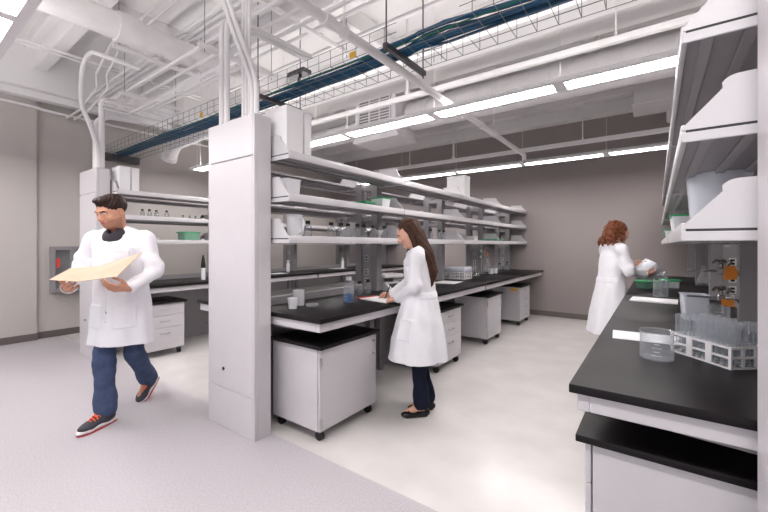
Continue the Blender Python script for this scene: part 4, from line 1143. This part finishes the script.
# ---- the walking man with the folder
f = unit((.62,-.78,0)); rz2 = math.atan2(-f[0], f[1])
MN = dict(label='man in white lab coat and jeans walking with an open folder at left', loc=(-3.47,1.17,0), rz=rz2, sc=1.06, w=1.06, skin='skin_man', beard=True, jaw=1.12,
    pel=(0,-.05,.94), ch=(0,-.01,1.29), nk=(.0,.015,1.515), head=(.005,.075,1.655), yaw=-.30, pitch=-.40,
    shL=(-.205,.0,1.455), elL=(-.29,.02,1.19), wrL=(-.215,.235,1.085), shR=(.205,-.01,1.455), elR=(.30,.0,1.20), wrR=(.225,.225,1.085),
    hipR=(.095,-.04,.90), knR=(.085,.055,.50), anR=(.065,.06,.105), toR=(.10,.19,.04), hipL=(-.095,-.06,.90), knL=(-.055,-.10,.50), anL=(.035,-.45,.185), toL=(.05,-.35,.06),
    handL=((.55,.80,.05),(.55,-.2,.75),(28,32,36,40),.5), tsL=-1, handR=((-.55,.80,.05),(-.55,-.2,.75),(28,32,36,40),.5), tsR=1)
t2, Rh, hc, hs = figure(MN)
coat(MN, t2, [(.60,0,-.045,.235,.200),(.75,0,-.04,.226,.188),(.95,0,-.035,.208,.170),(1.10,0,-.02,.196,.158),(1.25,0,-.01,.198,.152),(1.38,0,.0,.190,.135),(1.47,0,.0,.150,.095)],
     1.0, .615, pockets=[((.12,.14,.85),(.075,.09),(.35,.9,0)),((-.12,.14,.85),(.075,.09),(-.35,.9,0)),((-.10,.15,1.30),(.055,.06),(-.3,.95,0))], seed=1.7, slant=.05)
trousers(MN, t2, M['denim'], .98, .07, 1.1)
sneaker(t2, MN['anR'], -.28, 0); sneaker(t2, MN['anL'], -.10, -.62)
g = lambda x,y,z: hc+Rh@(np.array([x,y,z])*hs)
F = Field(hc-.18, hc+.18, .005)
F.ell(g(0,-.016,.046), np.array((.084,.101,.086))*hs, .02, Rh); F.ell(g(0,.05,.105), np.array((.06,.045,.025))*hs, .02, Rh)
F.ell(g(0,.09,-.03), np.array((.085,.085,.095))*hs, .010, Rh, 'd'); F.ell(g(0,-.0,-.10), np.array((.11,.11,.085))*hs, .010, Rh, 'd')
for sx in (-1,1): F.ell(g(sx*.08,.004,-.01), np.array((.02,.028,.036))*hs, .008, Rh, 'd')
F.put(lambda X, Y, Z: .003*np.sin(170*X+60*Z)*np.sin(190*Y+40*Z), hc-.3, hc+.3, 0, '+')
F.mesh('hair', M['hair_dark'], t2)
nk = np.array(MN['nk']); F = Field(nk-.25, nk+.2, .006)
F.ell(nk+V3(0,.02,-.06), (.10,.085,.09), .02); F.cone(nk+V3(0,-.01,-.02), nk+V3(0,.0,-.002), .064, .064, .015); F.cone(nk+V3(0,0.,.0), nk+V3(0,.02,.2), .060, .085, .006, 'd'); F.cone(nk+V3(0,.10,.03), nk+V3(0,.06,-.03), .035, .022, .008, 'd')
o = F.mesh('shirt', M['shirt'], t2); o['label'] = 'dark shirt collar'

# ---- the woman with auburn curls behind the right bench
f = unit((.84,.54,0)); rz3 = math.atan2(-f[0], f[1])
W2 = dict(label='woman with auburn curls in white lab coat holding a plastic box, right aisle', loc=(-.42,4.98,0), rz=rz3, sc=.98, w=.95, skin='skin',
    pel=(0,0,.92), ch=(0,.02,1.23), nk=(.0,.03,1.42), head=(.0,.075,1.535), yaw=-.12, pitch=-.30,
    shL=(-.17,.02,1.36), elL=(-.215,.06,1.10), wrL=(-.10,.28,1.15), shR=(.17,.02,1.36), elR=(.225,.07,1.11), wrR=(.13,.28,1.075),
    hipL=(-.085,0,.88), knL=(-.08,.03,.48), anL=(-.08,-.02,.085), toL=(-.09,.11,.03), hipR=(.085,0,.88), knR=(.075,.03,.48), anR=(.08,-.02,.085), toR=(.09,.11,.03),
    handL=((.30,.90,.15),(.9,-.3,.1),(30,34,38,42),.5), tsL=-1, handR=((.05,.95,.05),(-.75,-.1,.65),(34,38,42,46),.5), tsR=1)
t3, Rh, hc, hs = figure(W2)
coat(W2, t3, [(.38,0,-.025,.245,.225),(.62,0,-.015,.222,.198),(.80,0,-.01,.198,.170),(.94,0,-.005,.175,.148),(1.05,0,.0,.150,.128),(1.16,0,.012,.158,.130),(1.28,0,.022,.155,.122),(1.37,0,.028,.122,.088)],
     .93, .40, pockets=[((-.16,.11,.74),(.066,.085),(-.75,.65,0))], belt=(.985,1.03,.0), seed=2.6)
trousers(W2, t3, M['navy'], .9, .058, 2.)
flat_shoe(t3, W2['anL'], .1); flat_shoe(t3, W2['anR'], -.1)
g = lambda x,y,z: hc+Rh@(np.array([x,y,z])*hs)
F = Field(hc-np.array([.22,.26,.26]), hc+np.array([.22,.22,.22]), .005)
F.ell(g(0,-.035,.045), np.array((.098,.112,.100))*hs, .02, Rh); F.ell(g(0,-.07,-.05), np.array((.105,.085,.11))*hs, .04, Rh)
F.ell(g(0,.09,-.03), np.array((.066,.078,.095))*hs, .010, Rh, 'd')
rr = random.Random(5)
for i in range(90):
    a = rr.uniform(-2.4, 2.4); z = rr.uniform(-.16,.12); rad = .105 if z > -.05 else .115
    hh = math.sqrt(max(0,1-(max(z,0)/.15)**2)); p = g(rad*math.sin(a)*hh, -.035-rad*math.cos(a)*hh, z)
    q = p+np.array([rr.uniform(-.02,.02) for _ in range(2)]+[-rr.uniform(.01,.04)])
    if (Rh.T@(p-hc))[1] < .062: F.cone(p, q, rr.uniform(.012,.022), rr.uniform(.008,.016), .006)
F.put(lambda X, Y, Z: .004*np.sin(130*X+70*Z)*np.sin(120*Y-90*Z), hc-.3, hc+.3, 0, '+')
F.mesh('hair', M['hair_auburn'], t3)

# ---- what they hold
def world(P, p): 
    r = Matrix.Rotation(P['rz'], 3, 'Z'); return Vector(P['loc'])+r@Vector(p)
# folder
t = thing('folder', 'open manila folder held by the walking man', 'folder', world(MN, (0,.3,1.178)), rz2)
def leaf(name, a, b_, c, d, parent):
    bm = bmesh.new(); v = [Vector(x) for x in (a,b_,c,d)]; n = (v[1]-v[0]).cross(v[3]-v[0]).normalized()*.0016
    lo_ = [bm.verts.new(p-n) for p in v]; hi_ = [bm.verts.new(p+n) for p in v]; bridge(bm, lo_, hi_); bm.faces.new(lo_[::-1]); bm.faces.new(hi_); return obj(name, bm, M['manila'], parent)
F0, F1 = (.045,.07,-.035), (.045,-.13,.06)
leaf('cover', F0, F1, (-.275,-.135,.165), (-.215,.06,.0), t)
leaf('back_leaf', F0, F1, (.215,-.09,.05), (.225,.09,-.02), t)
# pen
t = thing('pen', 'black pen in the writing woman\'s right hand', 'pen', world(W1, (.235,.335,.905)), rz1)
b = bm_new(); cyl(b, (0,.0,.012), (.03,-.05,.135), .0045, n=10); obj('barrel', b, M['blackplastic'], t)
b = bm_new(); cyl(b, (-.003,.005,.0), (0,0,.012), .001, .0042, n=10); obj('tip', b, M['steel'], t)
# plastic box
t = thing('plastic_box', 'milky plastic box tilted in the auburn-haired woman\'s hands', 'container', world(W2, (.0,.40,1.13)), rz3)
b = bm_new(); box(b, -.10,.10,-.085,.085,-.06,.06,.012,2); o = obj('tub', b, M['frost_blue'], t); o.rotation_euler = (.75,.25,.0)
# ------------------------------------------------------------------ camera, world, look
cam = bpy.data.cameras.new('camera'); co = bpy.data.objects.new('camera', cam); COL.objects.link(co)
cam.sensor_width = 36; cam.lens = 374/768*36; cam.shift_y = -11/768; cam.clip_start = .05
co.location = (0,0,1.40); co.rotation_euler = (PI/2,0,math.radians(36.1))
C.camera = co
w = bpy.data.worlds.new('world'); C.world = w; w.use_nodes = True
w.node_tree.nodes['Background'].inputs[0].default_value = (.96,.97,1,1); w.node_tree.nodes['Background'].inputs[1].default_value = .5
vs = C.view_settings; vs.view_transform = 'Standard'; vs.look = 'None'; vs.gamma = 1; vs.use_curve_mapping = False; vs.exposure = 1.25
C.cycles.use_denoising = True
C.cycles.max_bounces = 8; C.cycles.transparent_max_bounces = 24
